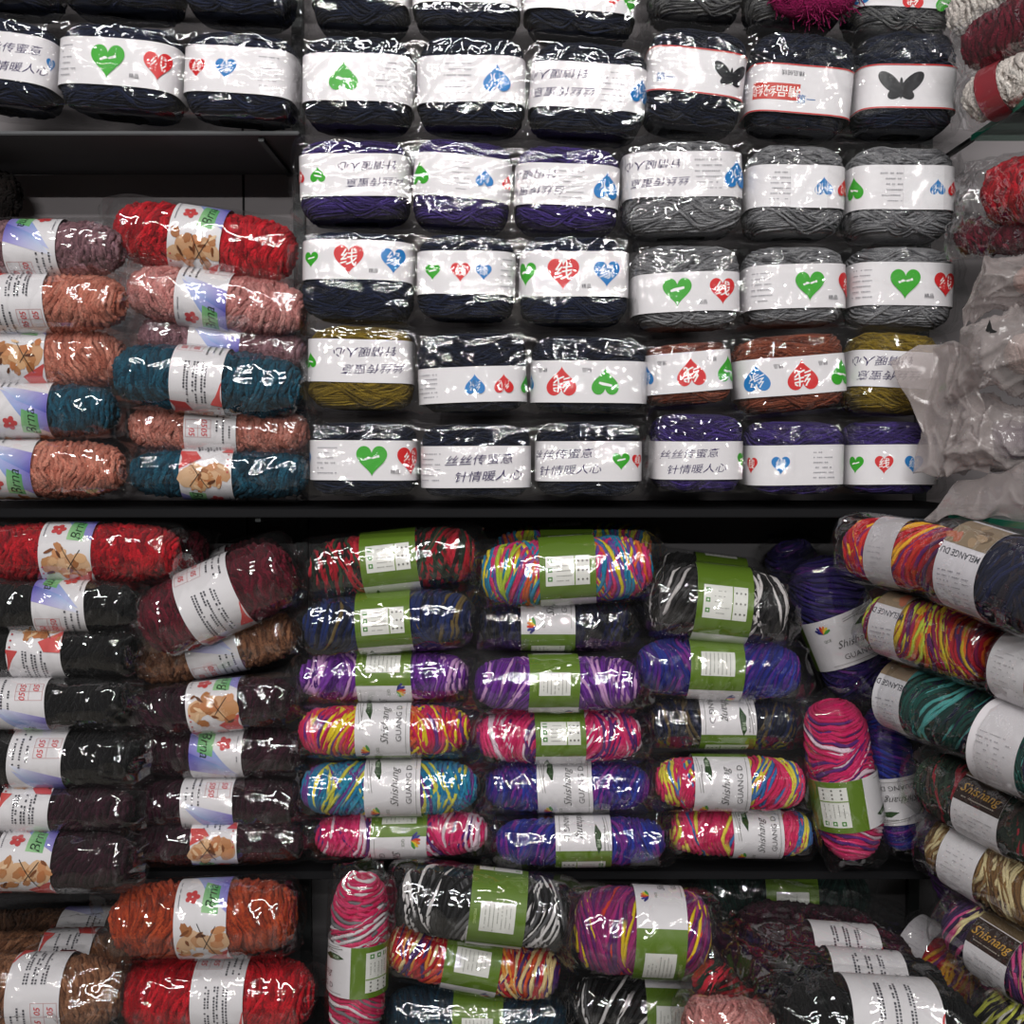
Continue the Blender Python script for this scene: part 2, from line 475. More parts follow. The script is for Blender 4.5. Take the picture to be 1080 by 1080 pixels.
def pack_film(i, balls, label, group, ext=(.012, .014), crumple=1.0, mat=None):
    """one clear bag drawn tight over a row of balls"""
    rng = np.random.default_rng(3000 + i)
    nz, nz2 = Noise(rng), Noise(rng)
    B = sorted(balls, key=lambda b: b['C'][0])
    xs = []; zc = []; hc = []
    for b in B:
        tl = math.tan(math.radians(b['tilt']))
        for f in (-.95, 0, .95):
            xs.append(b['C'][0] + f * b['a']); zc.append(b['C'][2] - f * b['a'] * tl); hc.append(b['c'] + .0015 + abs(b['a'] * tl) * .08)
    xs = np.array(xs); zc = np.array(zc); hc = np.array(hc); o = np.argsort(xs); xs, zc, hc = xs[o], zc[o], hc[o]
    X0, X1 = B[0]['C'][0] - B[0]['a'] - ext[0], B[-1]['C'][0] + B[-1]['a'] + ext[1]
    XA, XB = B[0]['C'][0] - B[0]['a'] * .86, B[-1]['C'][0] + B[-1]['a'] * .86
    n = int((X1 - X0) / .0026); m = 120
    X = np.linspace(X0, X1, n)
    t = np.where(X < XA, (XA - X) / (XA - X0), np.where(X > XB, (X - XB) / (X1 - XB), 0))
    th = np.linspace(0, 2 * math.pi, m, endpoint=False)
    XX, TT = np.meshgrid(X, th, indexing='ij'); t2 = np.repeat(t[:, None], m, 1)
    yc = np.mean([b['C'][1] for b in B])
    bd = max(b['b'] for b in B) + .003 + max(abs(b['C'][1] - yc) for b in B)
    H = np.interp(XX, xs, hc) * (1 - .42 * t2 ** 2.2); Dp = bd * (1 - .9 * t2 ** 3) + .001
    r = sup(TT, H, Dp, 6.5)
    Y = -r * np.cos(TT); Z = r * np.sin(TT)
    pts = np.stack([XX, Y * 1.0, Z], -1).reshape(-1, 3)
    nr = np.stack([0 * TT, -np.cos(TT), np.sin(TT)], -1).reshape(-1, 3)
    tt = t2.ravel()
    frontness = np.clip(-np.cos(TT).ravel(), 0, 1)
    edge = np.abs(np.sin(TT)).ravel() ** 4
    amp = (.0008 + .0020 * (1 - edge) ) * crumple
    s1 = np.array([14, 26, 30.]); 
    d = amp * nz.ridge(pts * np.array([.6, 1, 1.2]), 140) ** 2.2 + amp * .4 * nz2.ridge(pts, 380) ** 2
    d *= np.clip(1.0 - .75 * edge, .12, 1)
    pts = pts + nr * d[:, None]
    cr = tt ** 1.3 * .007 * crumple
    pts[:, 0] += cr * nz2(pts, 160); pts[:, 1] += cr * nz(pts, 190) ; pts[:, 2] += cr * .7 * nz2(pts[:, ::-1], 170)
    pts[:, 2] += np.interp(pts[:, 0], xs, zc); pts[:, 1] += yc
    base = np.array([(X0 + X1) / 2, yc, pts[:, 2].min()])
    o = link('plastic_bag', mesh('pack_film', pts - base, grid_quads(n, m, True), mat=mat or M_FILM_PACK))
    o.location = base
    tag(o, label, 'plastic bag', group)
    return o

# ------------------------------------------------------------------ skeins
def prof(s, h, p=5.0, q=2.5):
    return np.clip(1 - np.abs(s / h) ** p, 0, 1) ** (1 / q)

CH = {  # chenille: [(colour, weight)]
    'red': [('#a80f1c', 3), ('#c01525', 2), ('#84091a', 2)],
    'brightred': [('#b8101f', 3), ('#cf1a2a', 2), ('#900a18', 2)],
    'pink': [('#c98580', 3), ('#d69791', 2), ('#b06f6b', 2)],
    'lilac': [('#866067', 3), ('#967078', 2), ('#6e4d55', 2)],
    'salmon': [('#c27663', 3), ('#cf8874', 2), ('#a95f4d', 2)],
    'dustysalmon': [('#bd7668', 3), ('#cb887a', 2), ('#a46254', 2)],
    'teal': [('#134458', 3), ('#1d566c', 2), ('#0c3142', 2)],
    'black': [('#08080a', 3), ('#0f0f11', 2), ('#040405', 2)],
    'maroon': [('#2a0e1a', 3), ('#371424', 2), ('#1d0812', 2)],
    'wine': [('#5a0f20', 3), ('#6e152a', 2), ('#430916', 2)],
    'brown': [('#8a5d42', 3), ('#9d6e51', 2), ('#6f4731', 2)],
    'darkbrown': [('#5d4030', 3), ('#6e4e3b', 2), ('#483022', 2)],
    'orange': [('#a23a1c', 3), ('#b54925', 2), ('#852c12', 2)],
    'white': [('#d8cfc8', 3), ('#e6dfd8', 2)],
    'darkpeat': [('#191312', 3), ('#221a18', 2), ('#110d0c', 2)],
}
SH = {  # striped / blended: (palette, segment lengths)
    'redgreen': ([('#a81325', 4), ('#c22236', 2), ('#1a2a1b', 4), ('#20110f', 2), ('#33452f', 1)], (.05, .14)),
    'navyolive': ([('#101d48', 6), ('#172a62', 4), ('#6d5a33', 2.2), ('#0b1228', 3)], (.12, .25)),
    'darknavyolive': ([('#11162c', 6), ('#181f3f', 3), ('#5a4b30', 2), ('#0b0e1a', 4)], (.10, .2)),
    'navyblack': ([('#0f1434', 4), ('#0a0c14', 5), ('#191d4c', 2)], (.10, .22)),
    'purplelilac': ([('#6a2391', 5), ('#7d37a6', 3), ('#d7a2d8', 2.6), ('#4b1670', 3)], (.11, .24)),
    'sunset': ([('#d31b56', 4), ('#e0386c', 2), ('#ead024', 3), ('#6a2a7e', 3), ('#e05a2a', 1.5)], (.10, .22)),
    'bluelemon': ([('#1f7cab', 5), ('#2b95b6', 3), ('#dcd850', 2.4), ('#6d3b8e', 3)], (.10, .22)),
    'pinkwhite': ([('#d21f63', 5), ('#e23c77', 3), ('#efd3e2', 2.4), ('#5c2275', 2.2)], (.11, .24)),
    'rainbow': ([('#d72f6d', 3), ('#edd62c', 3), ('#1f86ad', 3), ('#e2672a', 1.4), ('#6f4aa0', 1.6), ('#b8cf3a', 1)], (.08, .2)),
    'pinkyellow': ([('#db2a62', 5), ('#e84575', 3), ('#e9da4c', 1.8), ('#3c74b4', 1.6)], (.10, .22)),
    'bluepurple': ([('#1d2584', 3), ('#2a1e72', 3), ('#4a2086', 2.6), ('#7c2a8f', 1.6), ('#2737a0', 2)], (.012, .05)),
    'purplemix': ([('#2a1d62', 4), ('#38246f', 3), ('#5a2b7c', 1.6), ('#1f1a55', 3)], (.02, .08)),
    'zebra': ([('#0d0d0e', 6), ('#2c2c2e', 3), ('#5a5a5c', 2), ('#e6e2e2', 2.4)], (.11, .24)),
    'darkzebra': ([('#121112', 6), ('#2a282a', 4), ('#4b484a', 2), ('#dcd6d6', 1.8)], (.11, .24)),
    'pinkgrey': ([('#d0215a', 5), ('#dd3c70', 3), ('#dad3d6', 2), ('#77757a', 2)], (.08, .2)),
    'flame': ([('#c41d2a', 4), ('#ee9a3c', 2), ('#f0d79a', 2), ('#4c236a', 2.2), ('#e25a2c', 2)], (.10, .2)),
    'plumyellow': ([('#8c1f66', 4), ('#a82a74', 3), ('#ecca1c', 2.2), ('#5b1a63', 3), ('#d9422f', 1)], (.08, .18)),
    'petrol': ([('#0f3042', 4), ('#153c50', 3), ('#0a2230', 3)], (.03, .1)),
    'bottle': ([('#0c221e', 4), ('#123029', 3), ('#071613', 3)], (.03, .1)),
    'fire': ([('#c61f2c', 4), ('#d8382c', 2), ('#f0b02c', 2.4), ('#6f2470', 2), ('#9c2260', 1.5)], (.10, .22)),
    'firelime': ([('#c21f33', 3), ('#d9b82a', 3), ('#8d1d4e', 2.4), ('#cde04a', 1.2), ('#e86f2c', 1.5), ('#5e2160', 2)], (.10, .22)),
    'tealgreen': ([('#0f3c38', 4), ('#14524a', 3), ('#5bb7b4', 1.8), ('#1e2440', 3)], (.10, .2)),
    'pinered': ([('#1d2c22', 4), ('#2a3d2f', 3), ('#9c2c38', 2.2), ('#463632', 2)], (.06, .16)),
    'tan': ([('#7c5a33', 4), ('#8f6d40', 3), ('#e0cf9e', 2), ('#5a4026', 2.4)], (.10, .2)),
    'plumpink': ([('#341f48', 4), ('#4a2a60', 3), ('#d04c88', 2), ('#e4d69c', 2), ('#1c1626', 2)], (.08, .16)),
    'zebralime': ([('#161016', 4), ('#efe9e0', 3), ('#d8dc5a', 1.6)], (.08, .16)),
    'navypeat': ([('#161a33', 5), ('#20264a', 3), ('#2c2530', 2)], (.08, .18)),
    'violetgreen': ([('#43235e', 4), ('#5a2f7c', 3), ('#2d4435', 2)], (.05, .12)),
}

def chenille_print(pt, rng, w, Cc, f, flip):
    """cycle going down the band: logo 0, photo .25, text .5, grid .75 ; f = what faces the front"""
    sg = -1 if flip else 1
    R = math.pi if flip else 0
    def at(z):                           # centre of zone z in v
        d = ((z - f + .5) % 1) - .5
        return -sg * d * Cc
    H = Cc * .25
    def pos(z): return at(z)
    rot = math.pi / 2 + R                # lettering runs round the band
    # logo zone: swoosh, green patch with script, red flower
    v = pos(0)
    def X(a, b): return (sg * a, v + sg * b)
    pt.quad([X(-w * .40, H * .62), X(w * .5, H * .1), X(w * .5, -H * .5), X(w * .12, -H * .2)], ['#c3c9ec', '#6a62bc', '#9c92cf', '#6f92d0'])
    pt.quad([X(-w * .45, H * .75), X(w * .5, H * .45), X(w * .5, H * .0), X(-w * .05, H * .3)], ['#eceef8', '#8a7ecb', '#4b46a6', '#8aa8dc'])
    pt.quad([X(w * .05, H * .1), X(w * .34, -.02 * H), X(w * .34, -H * .52), X(w * .02, -H * .48)], ['#6fae74', '#4d9a5a', '#7cba7c', '#a5d29c'])
    q = X(w * .19, -H * .2)
    pt.text('Brna', q[0], q[1], .016, '#15301a', rot, .35, .0)
    for k in range(5):
        a = k * 1.257
        q = X(-w * .17 + .0045 * math.cos(a), -H * .22 + .0045 * math.sin(a))
        pt.ell(q[0], q[1], .0036, .0030, '#c9484a', a)
    pt.dashes(rng, *X(-w * .42, -H * .1), H * .6, .0024, 1, '#666670', rot)
    pt.off = .0003
    # photo zone: knitted shapes, needles, stars
    v = pos(.25)
    for k in range(5):
        q = X((-.3 + .16 * k) * w, rng.uniform(-.05, .12) * H)
        pt.ell(q[0], q[1], rng.uniform(.010, .014), rng.uniform(.008, .011), rng.choice(['#c99a72', '#d8b08a', '#c08a5c']), rng.uniform(0, 3), 16, .12, rng)
    for k in range(12):
        q = X(rng.uniform(-.36, .42) * w, rng.uniform(-.3, .36) * H)
        pt.ell(q[0], q[1], rng.uniform(.004, .008), rng.uniform(.003, .005), rng.choice(['#b57a4c', '#c98c5e', '#a3683c', '#d9ac80', '#bd7748']), rng.uniform(0, 3), 16, .2, rng)
    for k in range(6):
        q = X(rng.uniform(-.36, .4) * w, rng.uniform(-.3, .4) * H)
        pt.ell(q[0], q[1], rng.uniform(.003, .006), .0016, rng.choice(['#5e3318', '#7a4420', '#e6c39c']), rng.uniform(0, 3), 12, .2, rng)
    a, b = X(-w * .05, H * .35), X(w * .3, -H * .3)
    pt.line(*a, *b, .0008, '#1b1414'); a, b = X(w * .3, H * .3), X(w * .05, -H * .1); pt.line(*a, *b, .0008, '#1b1414')
    pt.poly([X(w * .5, -H * .12), X(w * .5, -H * .62), X(w * .2, -H * .6), X(w * .08, -H * .38)], '#d0504e')
    for k in range(4):
        q = X(-w * .43, -H * (.05 + .15 * k)); pt.ell(q[0], q[1], .0011, .0011, '#c23a44', 0, 8)
    pt.off = .0003
    # text zone
    v = pos(.5)
    for k in range(3):
        q = X(-w * .16 + k * w * .17, H * .0)
        pt.dashes(rng, q[0], q[1], H * .8, .0066, 2, '#4c4c54', rot, .0019)
    pt.poly([X(-w * .5, H * .45), X(-w * .5, -H * .05), X(-w * .28, H * .42)], '#d0504e')
    pt.off = .0003
    # grid zone
    v = pos(.75)
    for a, b, c, d in ((-.02, .32, .46, .32), (-.02, -.12, .46, -.12), (-.02, .1, .46, .1), (-.02, .32, -.02, -.12), (.22, .32, .22, -.12), (.46, .32, .46, -.12)):
        pt.line(*X(a * w, b * H), *X(c * w, d * H), .0006, '#c9a0a2')
    for a, b in ((.1, .2), (.34, .2), (.1, -.02)):
        q = X(a * w, b * H); pt.text('05', q[0], q[1], .009, '#cf4a50', rot, .2, .01)
    for k in range(3):
        q = X(-w * .38 + k * w * .12, H * .05)
        pt.dashes(rng, q[0], q[1], H * .75, .0022, 1, '#46464e', rot, .0019)

def fan_emblem(pt, X, s, rot):
    cols = ['#2b2a72', '#3b3f8f', '#cf3d2c', '#e6842f', '#e9cf3c', '#4d9a44']
    for k, c in enumerate(cols):
        a = 2.5 - k * .42
        d = np.array([math.cos(a), math.sin(a)]); n = np.array([-d[1], d[0]])
        tip = d * s * (.62 if k < 2 else .58); o = np.array([-.12 * s, -.25 * s])
        pts = [o, o + d * s * .3 + n * s * .12, o + tip + n * s * .06, o + tip - n * s * .06, o + d * s * .3 - n * s * .10]
        pt.poly([X(*q) for q in pts], c)

def shishang_print(pt, rng, w, Cc, f, flip):
    """cycle going down the band: white 0 (half .21), info .355, icons .645"""
    sg = -1 if flip else 1
    def at(z):
        d = ((z - f + .5) % 1) - .5
        return -sg * d * Cc
    g = '#5f7d22'; g2 = '#6d8b2c'
    # green from .21 to .79 of the cycle
    v = at(.5); hw = .29 * Cc
    seam = at(.5)
    for k in range(8):
        z = .21 + (k + .5) * .0725
        pt.step = 0
        pt.rect(0, at(z), w, .0725 * Cc * 1.001, g)
    pt.step = .00005
    rot = math.pi / 2 + (math.pi if flip else 0)
    pt.off = .0004
    # text frame: x to the reading direction, y to the letters' top
    v = at(0)
    def X(x, y): return (-sg * y, v + sg * x)
    s = w / .055
    pt_s = lambda x, y: X(x * s, y * s)
    fan_emblem(pt, lambda x, y: X(-.026 * s + x, .0165 * s + y), .016 * s, rot)
    q = pt_s(-.026, .0045); pt.text('QCE', q[0], q[1], .0040 * s, '#5d6a52', rot)
    pt.poly([pt_s(.006, .012), pt_s(.016, .0175), pt_s(.030, .0175), pt_s(.036, .0145), pt_s(.028, .012), pt_s(.016, .0105)], '#27441f')
    q = pt_s(.026, .0148); pt.text('时尚', q[0], q[1], .0042 * s, '#cfe0c4', rot)
    a, b = pt_s(-.004, .0195), pt_s(.034, .0245); pt.line(*a, *b, .0006, '#6c6c66')
    a, b = pt_s(-.004, .022), pt_s(.03, .0262); pt.line(*a, *b, .0005, '#8c8c86')
    q = pt_s(.02, .0205); pt.dashes(rng, q[0], q[1], .022 * s, .002, 1, '#60605c', rot + .0, .0010)
    q = pt_s(.002, -.0035); pt.text('Shishang', q[0], q[1], .0112 * s, '#4a4a4a', rot, .38, -.006, 1.0)
    q = pt_s(.004, -.0165); pt.text('GUANG D', q[0], q[1], .0080 * s, '#58585a', rot, 0, -.004, 1.05)
    a, b = pt_s(-.03, -.0235), pt_s(.034, -.0235); pt.line(*a, *b, .0005, '#8a8a86')
    # info box
    pt.off = .0005
    v = at(.355)
    bw, bh = w * .62, .125 * Cc
    pt.rect(0, v, bw, bh, '#e4e4de')
    pt.dashes(rng, 0, v, bh * .84, bw * .84, 7, '#85857f', rot, .0008)
    q = (sg * w * .4, v); pt.text('MIDING', q[0], q[1], .0042, '#b9cc84', rot)
    # icons box
    pt.off = .0005
    v = at(.645)
    bw, bh = w * .78, .135 * Cc
    pt.rect(0, v, bw, bh, '#e6e6e0')
    def Y(x, y): return (sg * x, v + sg * y)
    for k in range(3):
        q = Y(-bw * .40, bh * (.34 - .3 * k)); pt.rect(q[0], q[1], .0048, .0048, '#4c8a3c')
        pt.ell(q[0], q[1], .0013, .0013, '#dfe8d8', 0, 8)
    q = Y(-bw * .08, 0); pt.dashes(rng, q[0], q[1], bw * .34, bh * .8, 5, '#8a8a84', 0 if not flip else math.pi, .0008)
    a, b = Y(bw * .16, bh * .5), Y(bw * .16, -bh * .5); pt.line(*a, *b, .0011, '#7f9a4c')
    for i in range(3):
        for j in range(3):
            q = Y(bw * (.24 + .1 * i), bh * (.3 - .3 * j)); pt.ell(q[0], q[1], .0011, .0011, '#74746e', 0, 8)

def brown_print(pt, rng, w, Cc, f, flip):
    v = 0
    pt.rect(0, .022, w, .026, '#2f211c')
    pt.rect(0, .045, w, .018, '#6b5a44')
    pt.text('Shishang', 0, .022, .013, '#c89a3c', 0, .35, .004)
    pt.dashes(rng, 0, .014, w * .7, .003, 1, '#b8b0a4', 0)
    pt.dashes(rng, 0, -.014, w * .8, .03, 7, '#a09aa0', 0, .0008, .6)

def melange_print(pt, rng, w, Cc, f, flip):
    pt.text('MELANGE DU', 0, .018, .0085, '#3a3a42', math.pi, 0, .01, .8)
    pt.rect(0, .044, w, .036, '#8c7a64')
    for k in range(7):
        pt.ell(rng.uniform(-.45, .45) * w, .044 + rng.uniform(-.014, .014), .006, .004, rng.choice(['#a58c70', '#6e5c4a', '#b0664c']), rng.uniform(0, 3), 12, .2, rng)
    pt.dashes(rng, 0, -.014, w * .8, .036, 8, '#8a8690', .1, .0009, .6)

def none_print(pt, rng, w, Cc, f, flip):
    pt.rect(0, -Cc * .45, .001, .001, '#8c2630')

def plain_print(pt, rng, w, Cc, f, flip):
    pt.dashes(rng, 0, .0, w * .7, .04, 8, '#a8a4aa', 0, .0008, .5)

DESIGN = dict(chen=chenille_print, shi=shishang_print, brown=brown_print, mel=melange_print, plain=plain_print, none=none_print)
SK = {}
ADJ = {1: -0.014, 2: -0.014, 3: 0.014, 4: -0.014, 5: -0.014, 6: 0.014, 7: 0.0043, 8: 0.014, 9: -0.014, 10: 0.014, 11: 0.0088, 13: -0.0046, 14: -0.014, 15: 0.0139, 16: -0.0033, 17: 0.009, 19: -0.0111, 20: -0.0034, 21: 0.0046, 22: 0.014, 23: -0.0115, 24: 0.0139, 26: 0.0033, 27: -0.014, 29: 0.014, 32: 0.0135, 33: 0.006, 35: -0.009, 36: 0.0037, 37: -0.0125, 38: -0.0057, 39: 0.0025, 40: -0.0114, 42: 0.0077, 43: -0.014, 44: 0.0077, 45: 0.0126, 46: -0.0076, 47: 0.014, 48: 0.0038, 49: 0.0138, 50: 0.0104, 51: -0.0075, 52: 0.0072, 53: -0.009, 54: 0.009, 55: -0.0119, 56: -0.0027, 57: -0.014, 59: 0.0077, 62: 0.0093, 63: 0.003, 65: -0.0023, 66: -0.0098, 67: -0.014, 68: -0.011, 71: 0.003, 72: -0.0059, 73: 0.0029, 75: -0.0124, 76: 0.0035, 77: 0.0124, 78: -0.0071, 79: 0.014, 80: 0.0071, 81: -0.0055, 82: 0.0055, 84: -0.014, 85: 0.014}

def frame_from(A, B):
    ex = B - A; L = np.linalg.norm(ex); ex = ex / L
    if abs(ex[1]) > .5:
        ez = np.array([0, 0, 1.0]); ez = ez - ex * ez.dot(ex); ez /= np.linalg.norm(ez); ey = np.cross(ez, ex)
    else:
        ey = np.array([0, 1.0, 0]); ey = ey - ex * ey.dot(ex); ey /= np.linalg.norm(ey); ez = np.cross(ex, ey)
    M = Matrix(((ex[0], ey[0], ez[0], 0), (ex[1], ey[1], ez[1], 0), (ex[2], ey[2], ez[2], 0), (0, 0, 0, 1)))
    return M, L

def make_skein(i, label, group, p0, p1, r, y, fam, colour, lab=None, f=0.0, flip=False, y1=None, sleeve=True,
               design=None, ends=(.013, .013), labw=54, crumple=1.0, shift=None, name='yarn_skein', squash=1.0, labc=PAPER, tilt=None, labu=None):
    """p0, p1 = pixel ends of the wound yarn at depth y (y1); r = radius in pixels; lab = pixel x (or y) of the band's middle"""
    rng = np.random.default_rng(7000 + i)
    y1 = y if y1 is None else y1
    A, B = P(*p0, y - .018), P(*p1, y1 - .018); A[1] += .018; B[1] += .018
    if shift is not None: A = A + np.array(shift); B = B + np.array(shift)
    ady = ADJ.get(i, 0) * .7; A[1] += ady; B[1] += ady
    R = r * SC((A + B) / 2) * .985
    M, L = frame_from(A, B)
    h = L / 2; c = (A + B) / 2
    M = Matrix.Translation(c) @ M
    t = thing(name, label, 'yarn skein', group, M=M)
    # band position along the axis
    if lab is None: sl = 0.0
    elif labu is not None: sl = labu * L
    else:
        ax = 0 if abs(p1[0] - p0[0]) >= abs(p1[1] - p0[1]) else 1
        sl = ((lab - p0[ax]) / (p1[ax] - p0[ax]) - .5) * L
    wl = labw * SC(c) if lab is not None else 0
    if fam == 'chen': sr, pal, seg, mt = .0025, CH[colour], (.006, .02), M_CHEN
    else:
        (pal, seg), sr, mt = SH[colour], .0021, M_ACR
    Ri = R - 2.5 * sr
    nz, nz2 = Noise(rng), Noise(rng)
    hi = h - sr
    def rad(s):
        w = 1 - (.055 * np.exp(-((s - sl) / (wl * .55 + 1e-6)) ** 6) if wl else 0)
        return Ri * prof(s, hi) * w
    def pos(s, th, o):
        rr = rad(s) + o
        p = np.stack([s, -rr * np.cos(th), rr * np.sin(th) * squash], 1)
        return p
    parts = []
    ss = hi * np.sin(np.linspace(-math.pi / 2, math.pi / 2, 26)); th = np.linspace(0, 2 * math.pi, 28, endpoint=False)
    S2, T2 = np.meshgrid(ss, th, indexing='ij')
    core = pos(S2.ravel(), T2.ravel(), 0)
    dark = lin(pal[-1][0]) if fam == 'chen' else lin(pal[0][0])
    parts.append((core, grid_quads(26, 28, True), np.broadcast_to(dark, (len(core), 3))))
    for lay in range(3 if fam == 'chen' else 2):
        pitch = sr * ((1.6, 1.7, 2.2) if fam == 'chen' else (1.7, 1.9))[lay]
        ppt = 44 if fam == 'chen' else 32
        turns = max(4, int(2 * hi * .96 / pitch)); n = turns * ppt
        T = np.linspace(0, 2 * math.pi * turns, n) + rng.uniform(0, 6.28)
        s0 = np.linspace(-.992 * hi, .992 * hi, n); Ae = 1 - np.abs(s0 / hi) ** 3
        Aa = min((.45 if fam == 'chen' else .55) * R * rng.uniform(.85, 1.15), hi * .45)
        ph = rng.uniform(0, 6.28)
        if fam == 'chen':
            s = s0 + Ae * Aa * np.sin(T + ph + lay * 2.2 + 1.4 * np.sin(s0 * 40) + .35 * nz(np.stack([T * .05, T * 0, T * 0], 1), 6))
        else:
            s = s0 + Ae * Aa * np.sin(T + ph + lay * 2.6 + s0 * 32 + .5 * np.sin(T * .11))
            q_ = np.stack([s, R * np.cos(T), R * np.sin(T)], 1)
            s = s + .0022 * nz2(q_, 130) * np.clip(1 - np.abs(s / hi) ** 4, 0, 1)
        s = np.clip(s, -.992 * hi, .992 * hi)
        if fam == 'chen':
            q_ = np.stack([s, R * np.cos(T), R * np.sin(T)], 1)
            s = s + .0045 * nz2(q_, 150) * np.clip(1 - np.abs(s / hi) ** 4, 0, 1); s = np.clip(s, -.992 * hi, .992 * hi)
        p0_ = pos(s, T, sr * (.1, .6, .8)[lay])
        nr = np.stack([np.sign(s) * np.abs(s / hi) ** 3 * .9, -np.cos(T), np.sin(T)], 1); nr /= np.linalg.norm(nr, axis=1)[:, None]
        if fam == 'chen': p0_ += nr * (nz(p0_ + lay, 330) * .0012)[:, None]
        else: p0_ += nr * (nz(p0_ + lay, 260) * .0009)[:, None]
        col = dye(rng, arclen(p0_), pal, seg, .006, .22 if fam == 'chen' else .1)
        rr_ = sr * (1 + (.38 if fam == 'chen' else .2) * rng.uniform(-1, 1, n))
        parts.append(tube(p0_, nr, rr_, col, 5, rng, .25 if fam == 'chen' else .2))
    V, Q, Cc = join(parts)
    link('yarn', mesh('skein_yarn', V, Q, col=Cc, mat=mt), t)
    Rl = R - .0002
    if wl:
        pt = Print()
        Cr = 2 * math.pi * Rl
        (DESIGN[design or fam])(pt, rng, wl, Cr, f, flip)
        wv = rng.uniform(-1, 1, 3)
        def fmap(u, v, o):
            th = v / Rl; rr = Rl + o
            return np.stack([sl + u + .0010 * wv[1] * np.sin(2 * th + wv[0] * 3), -rr * np.cos(th), rr * np.sin(th) * squash], 1)
        uu = np.linspace(-wl / 2, wl / 2, 7); vv = np.linspace(-Cr / 2, Cr / 2, 73)[:-1]
        UU, VV = np.meshgrid(uu, vv, indexing='ij')
        bV = fmap(UU.ravel(), VV.ravel(), 0 * VV.ravel())
        q = grid_quads(7, 72, True); bT = np.concatenate([q[:, [0, 1, 2]], q[:, [0, 2, 3]]])
        pV, pT, pC = pt.mapped(fmap)
        V = np.concatenate([bV, pV]); T = np.concatenate([bT, pT + len(bV)])
        C2 = np.concatenate([np.broadcast_to(lin(labc), (len(bV), 3)), pC])
        link('paper_band', mesh('skein_band', V, T=T, col=C2, mat=M_PAPER), t)
    if sleeve:
        link('plastic_sleeve', film_mesh(rng, h, R + .0002, squash, ends, crumple), t)
    SK[i] = (M, h, R)
    return t

def film_mesh(rng, h, R, squash, ends, crumple, mat=None, step=.0026, m=72):
    nz, nz2 = Noise(rng), Noise(rng)
    s = np.arange(-h - ends[0], h + ends[1] + step * .5, step); n = len(s)
    k = .84 * h
    t = np.where(s < -k, (-k - s) / (h + ends[0] - k), np.where(s > k, (s - k) / (h + ends[1] - k), 0)); t = np.clip(t, 0, 1)
    th = np.linspace(0, 2 * math.pi, m, endpoint=False)
    S, T = np.meshgrid(s, th, indexing='ij'); t2 = np.repeat(t[:, None], m, 1)
    fold = rng.uniform(-.5, .5)
    ra = (R + .0014) * (1 - .22 * t2 ** 1.6)
    rb = (R + .0014) * (1 - .96 * t2 ** 2.4)
    # the seam end closes to a flat line turned by "fold"
    Yl, Zl = -rb * np.cos(T), ra * np.sin(T)
    ca, sa = np.cos(fold * t2), np.sin(fold * t2)
    Y, Z = Yl * ca - Zl * sa, Yl * sa + Zl * ca
    pts = np.stack([S, Y, Z * squash], -1).reshape(-1, 3)
    nr = np.stack([0 * T, -np.cos(T), np.sin(T)], -1).reshape(-1, 3)
    q = pts * np.array([.8, 1, 1])
    d = crumple * (.0019 * nz.ridge(q, 165) ** 2.4 + .0008 * nz2.ridge(q, 400) ** 2)
    # long seam of the film
    sa_ = rng.uniform(-.75, -.2)
    dth = np.angle(np.exp(1j * (T.ravel() - sa_)))
    d += .0013 * np.exp(-(dth / .045) ** 2)
    tb = np.abs(np.sin(T.ravel()))
    d *= (1 - .7 * tb ** 6)
    pts += nr * d[:, None]
    a = (t2.ravel() ** 1.2) * .0042 * crumple
    pts[:, 0] += a * nz2(pts, 170); pts[:, 1] += a * nz(pts, 200); pts[:, 2] += a * nz2(pts[:, ::-1], 180)
    return mesh('sleeve_film', pts, grid_quads(n, m, True), mat=mat or M_FILM)

# ================================================================== the setting
M_WALL = mat_plain('grey_board', '#8a8486', .55, noise=.12, nscale=6)
M_SIDE = mat_plain('green_grey_board', '#27302d', .5, noise=.12, nscale=6)
M_SHELF = mat_plain('dark_shelf', '#161618', .7, noise=.1, nscale=20, spec=.1)
M_UNDER = mat_plain('shelf_bounce_lit', '#5c5d5f', .7, noise=.1, nscale=20, spec=.1)  # lighter copy of the shelf colour, bounce light on the underside painted in
M_STEEL = mat_plain('dark_steel', '#2a2d2e', .4, metal=.3)
M_GREYMETAL = mat_plain('bracket_steel', '#8c8c88', .35, metal=.7)
M_FLOOR = mat_plain('floor_tile', '#7a756d', .4, noise=.1)

def M_glass():
    m, nt, out = mat_new('green_glass'); L = nt.links.new
    tr = N(nt, 'ShaderNodeBsdfTransparent'); tr.inputs['Color'].default_value = (.60, .74, .68, 1)
    gl = N(nt, 'ShaderNodeBsdfGlossy'); gl.inputs['Roughness'].default_value = .03
    df = N(nt, 'ShaderNodeBsdfDiffuse'); df.inputs['Color'].default_value = (.06, .20, .16, 1)
    fr = N(nt, 'ShaderNodeFresnel'); m1 = N(nt, 'ShaderNodeMixShader'); m2 = N(nt, 'ShaderNodeMixShader'); m2.inputs[0].default_value = .2
    L(fr.outputs[0], m1.inputs[0]); L(tr.outputs[0], m1.inputs[1]); L(gl.outputs[0], m1.inputs[2])
    L(m1.outputs[0], m2.inputs[1]); L(df.outputs[0], m2.inputs[2]); L(m2.outputs[0], out.inputs['Surface'])
    return m
M_GLASS = M_glass()
M_GLASSEDGE = mat_plain('glass_edge', '#1f6a55', .15)

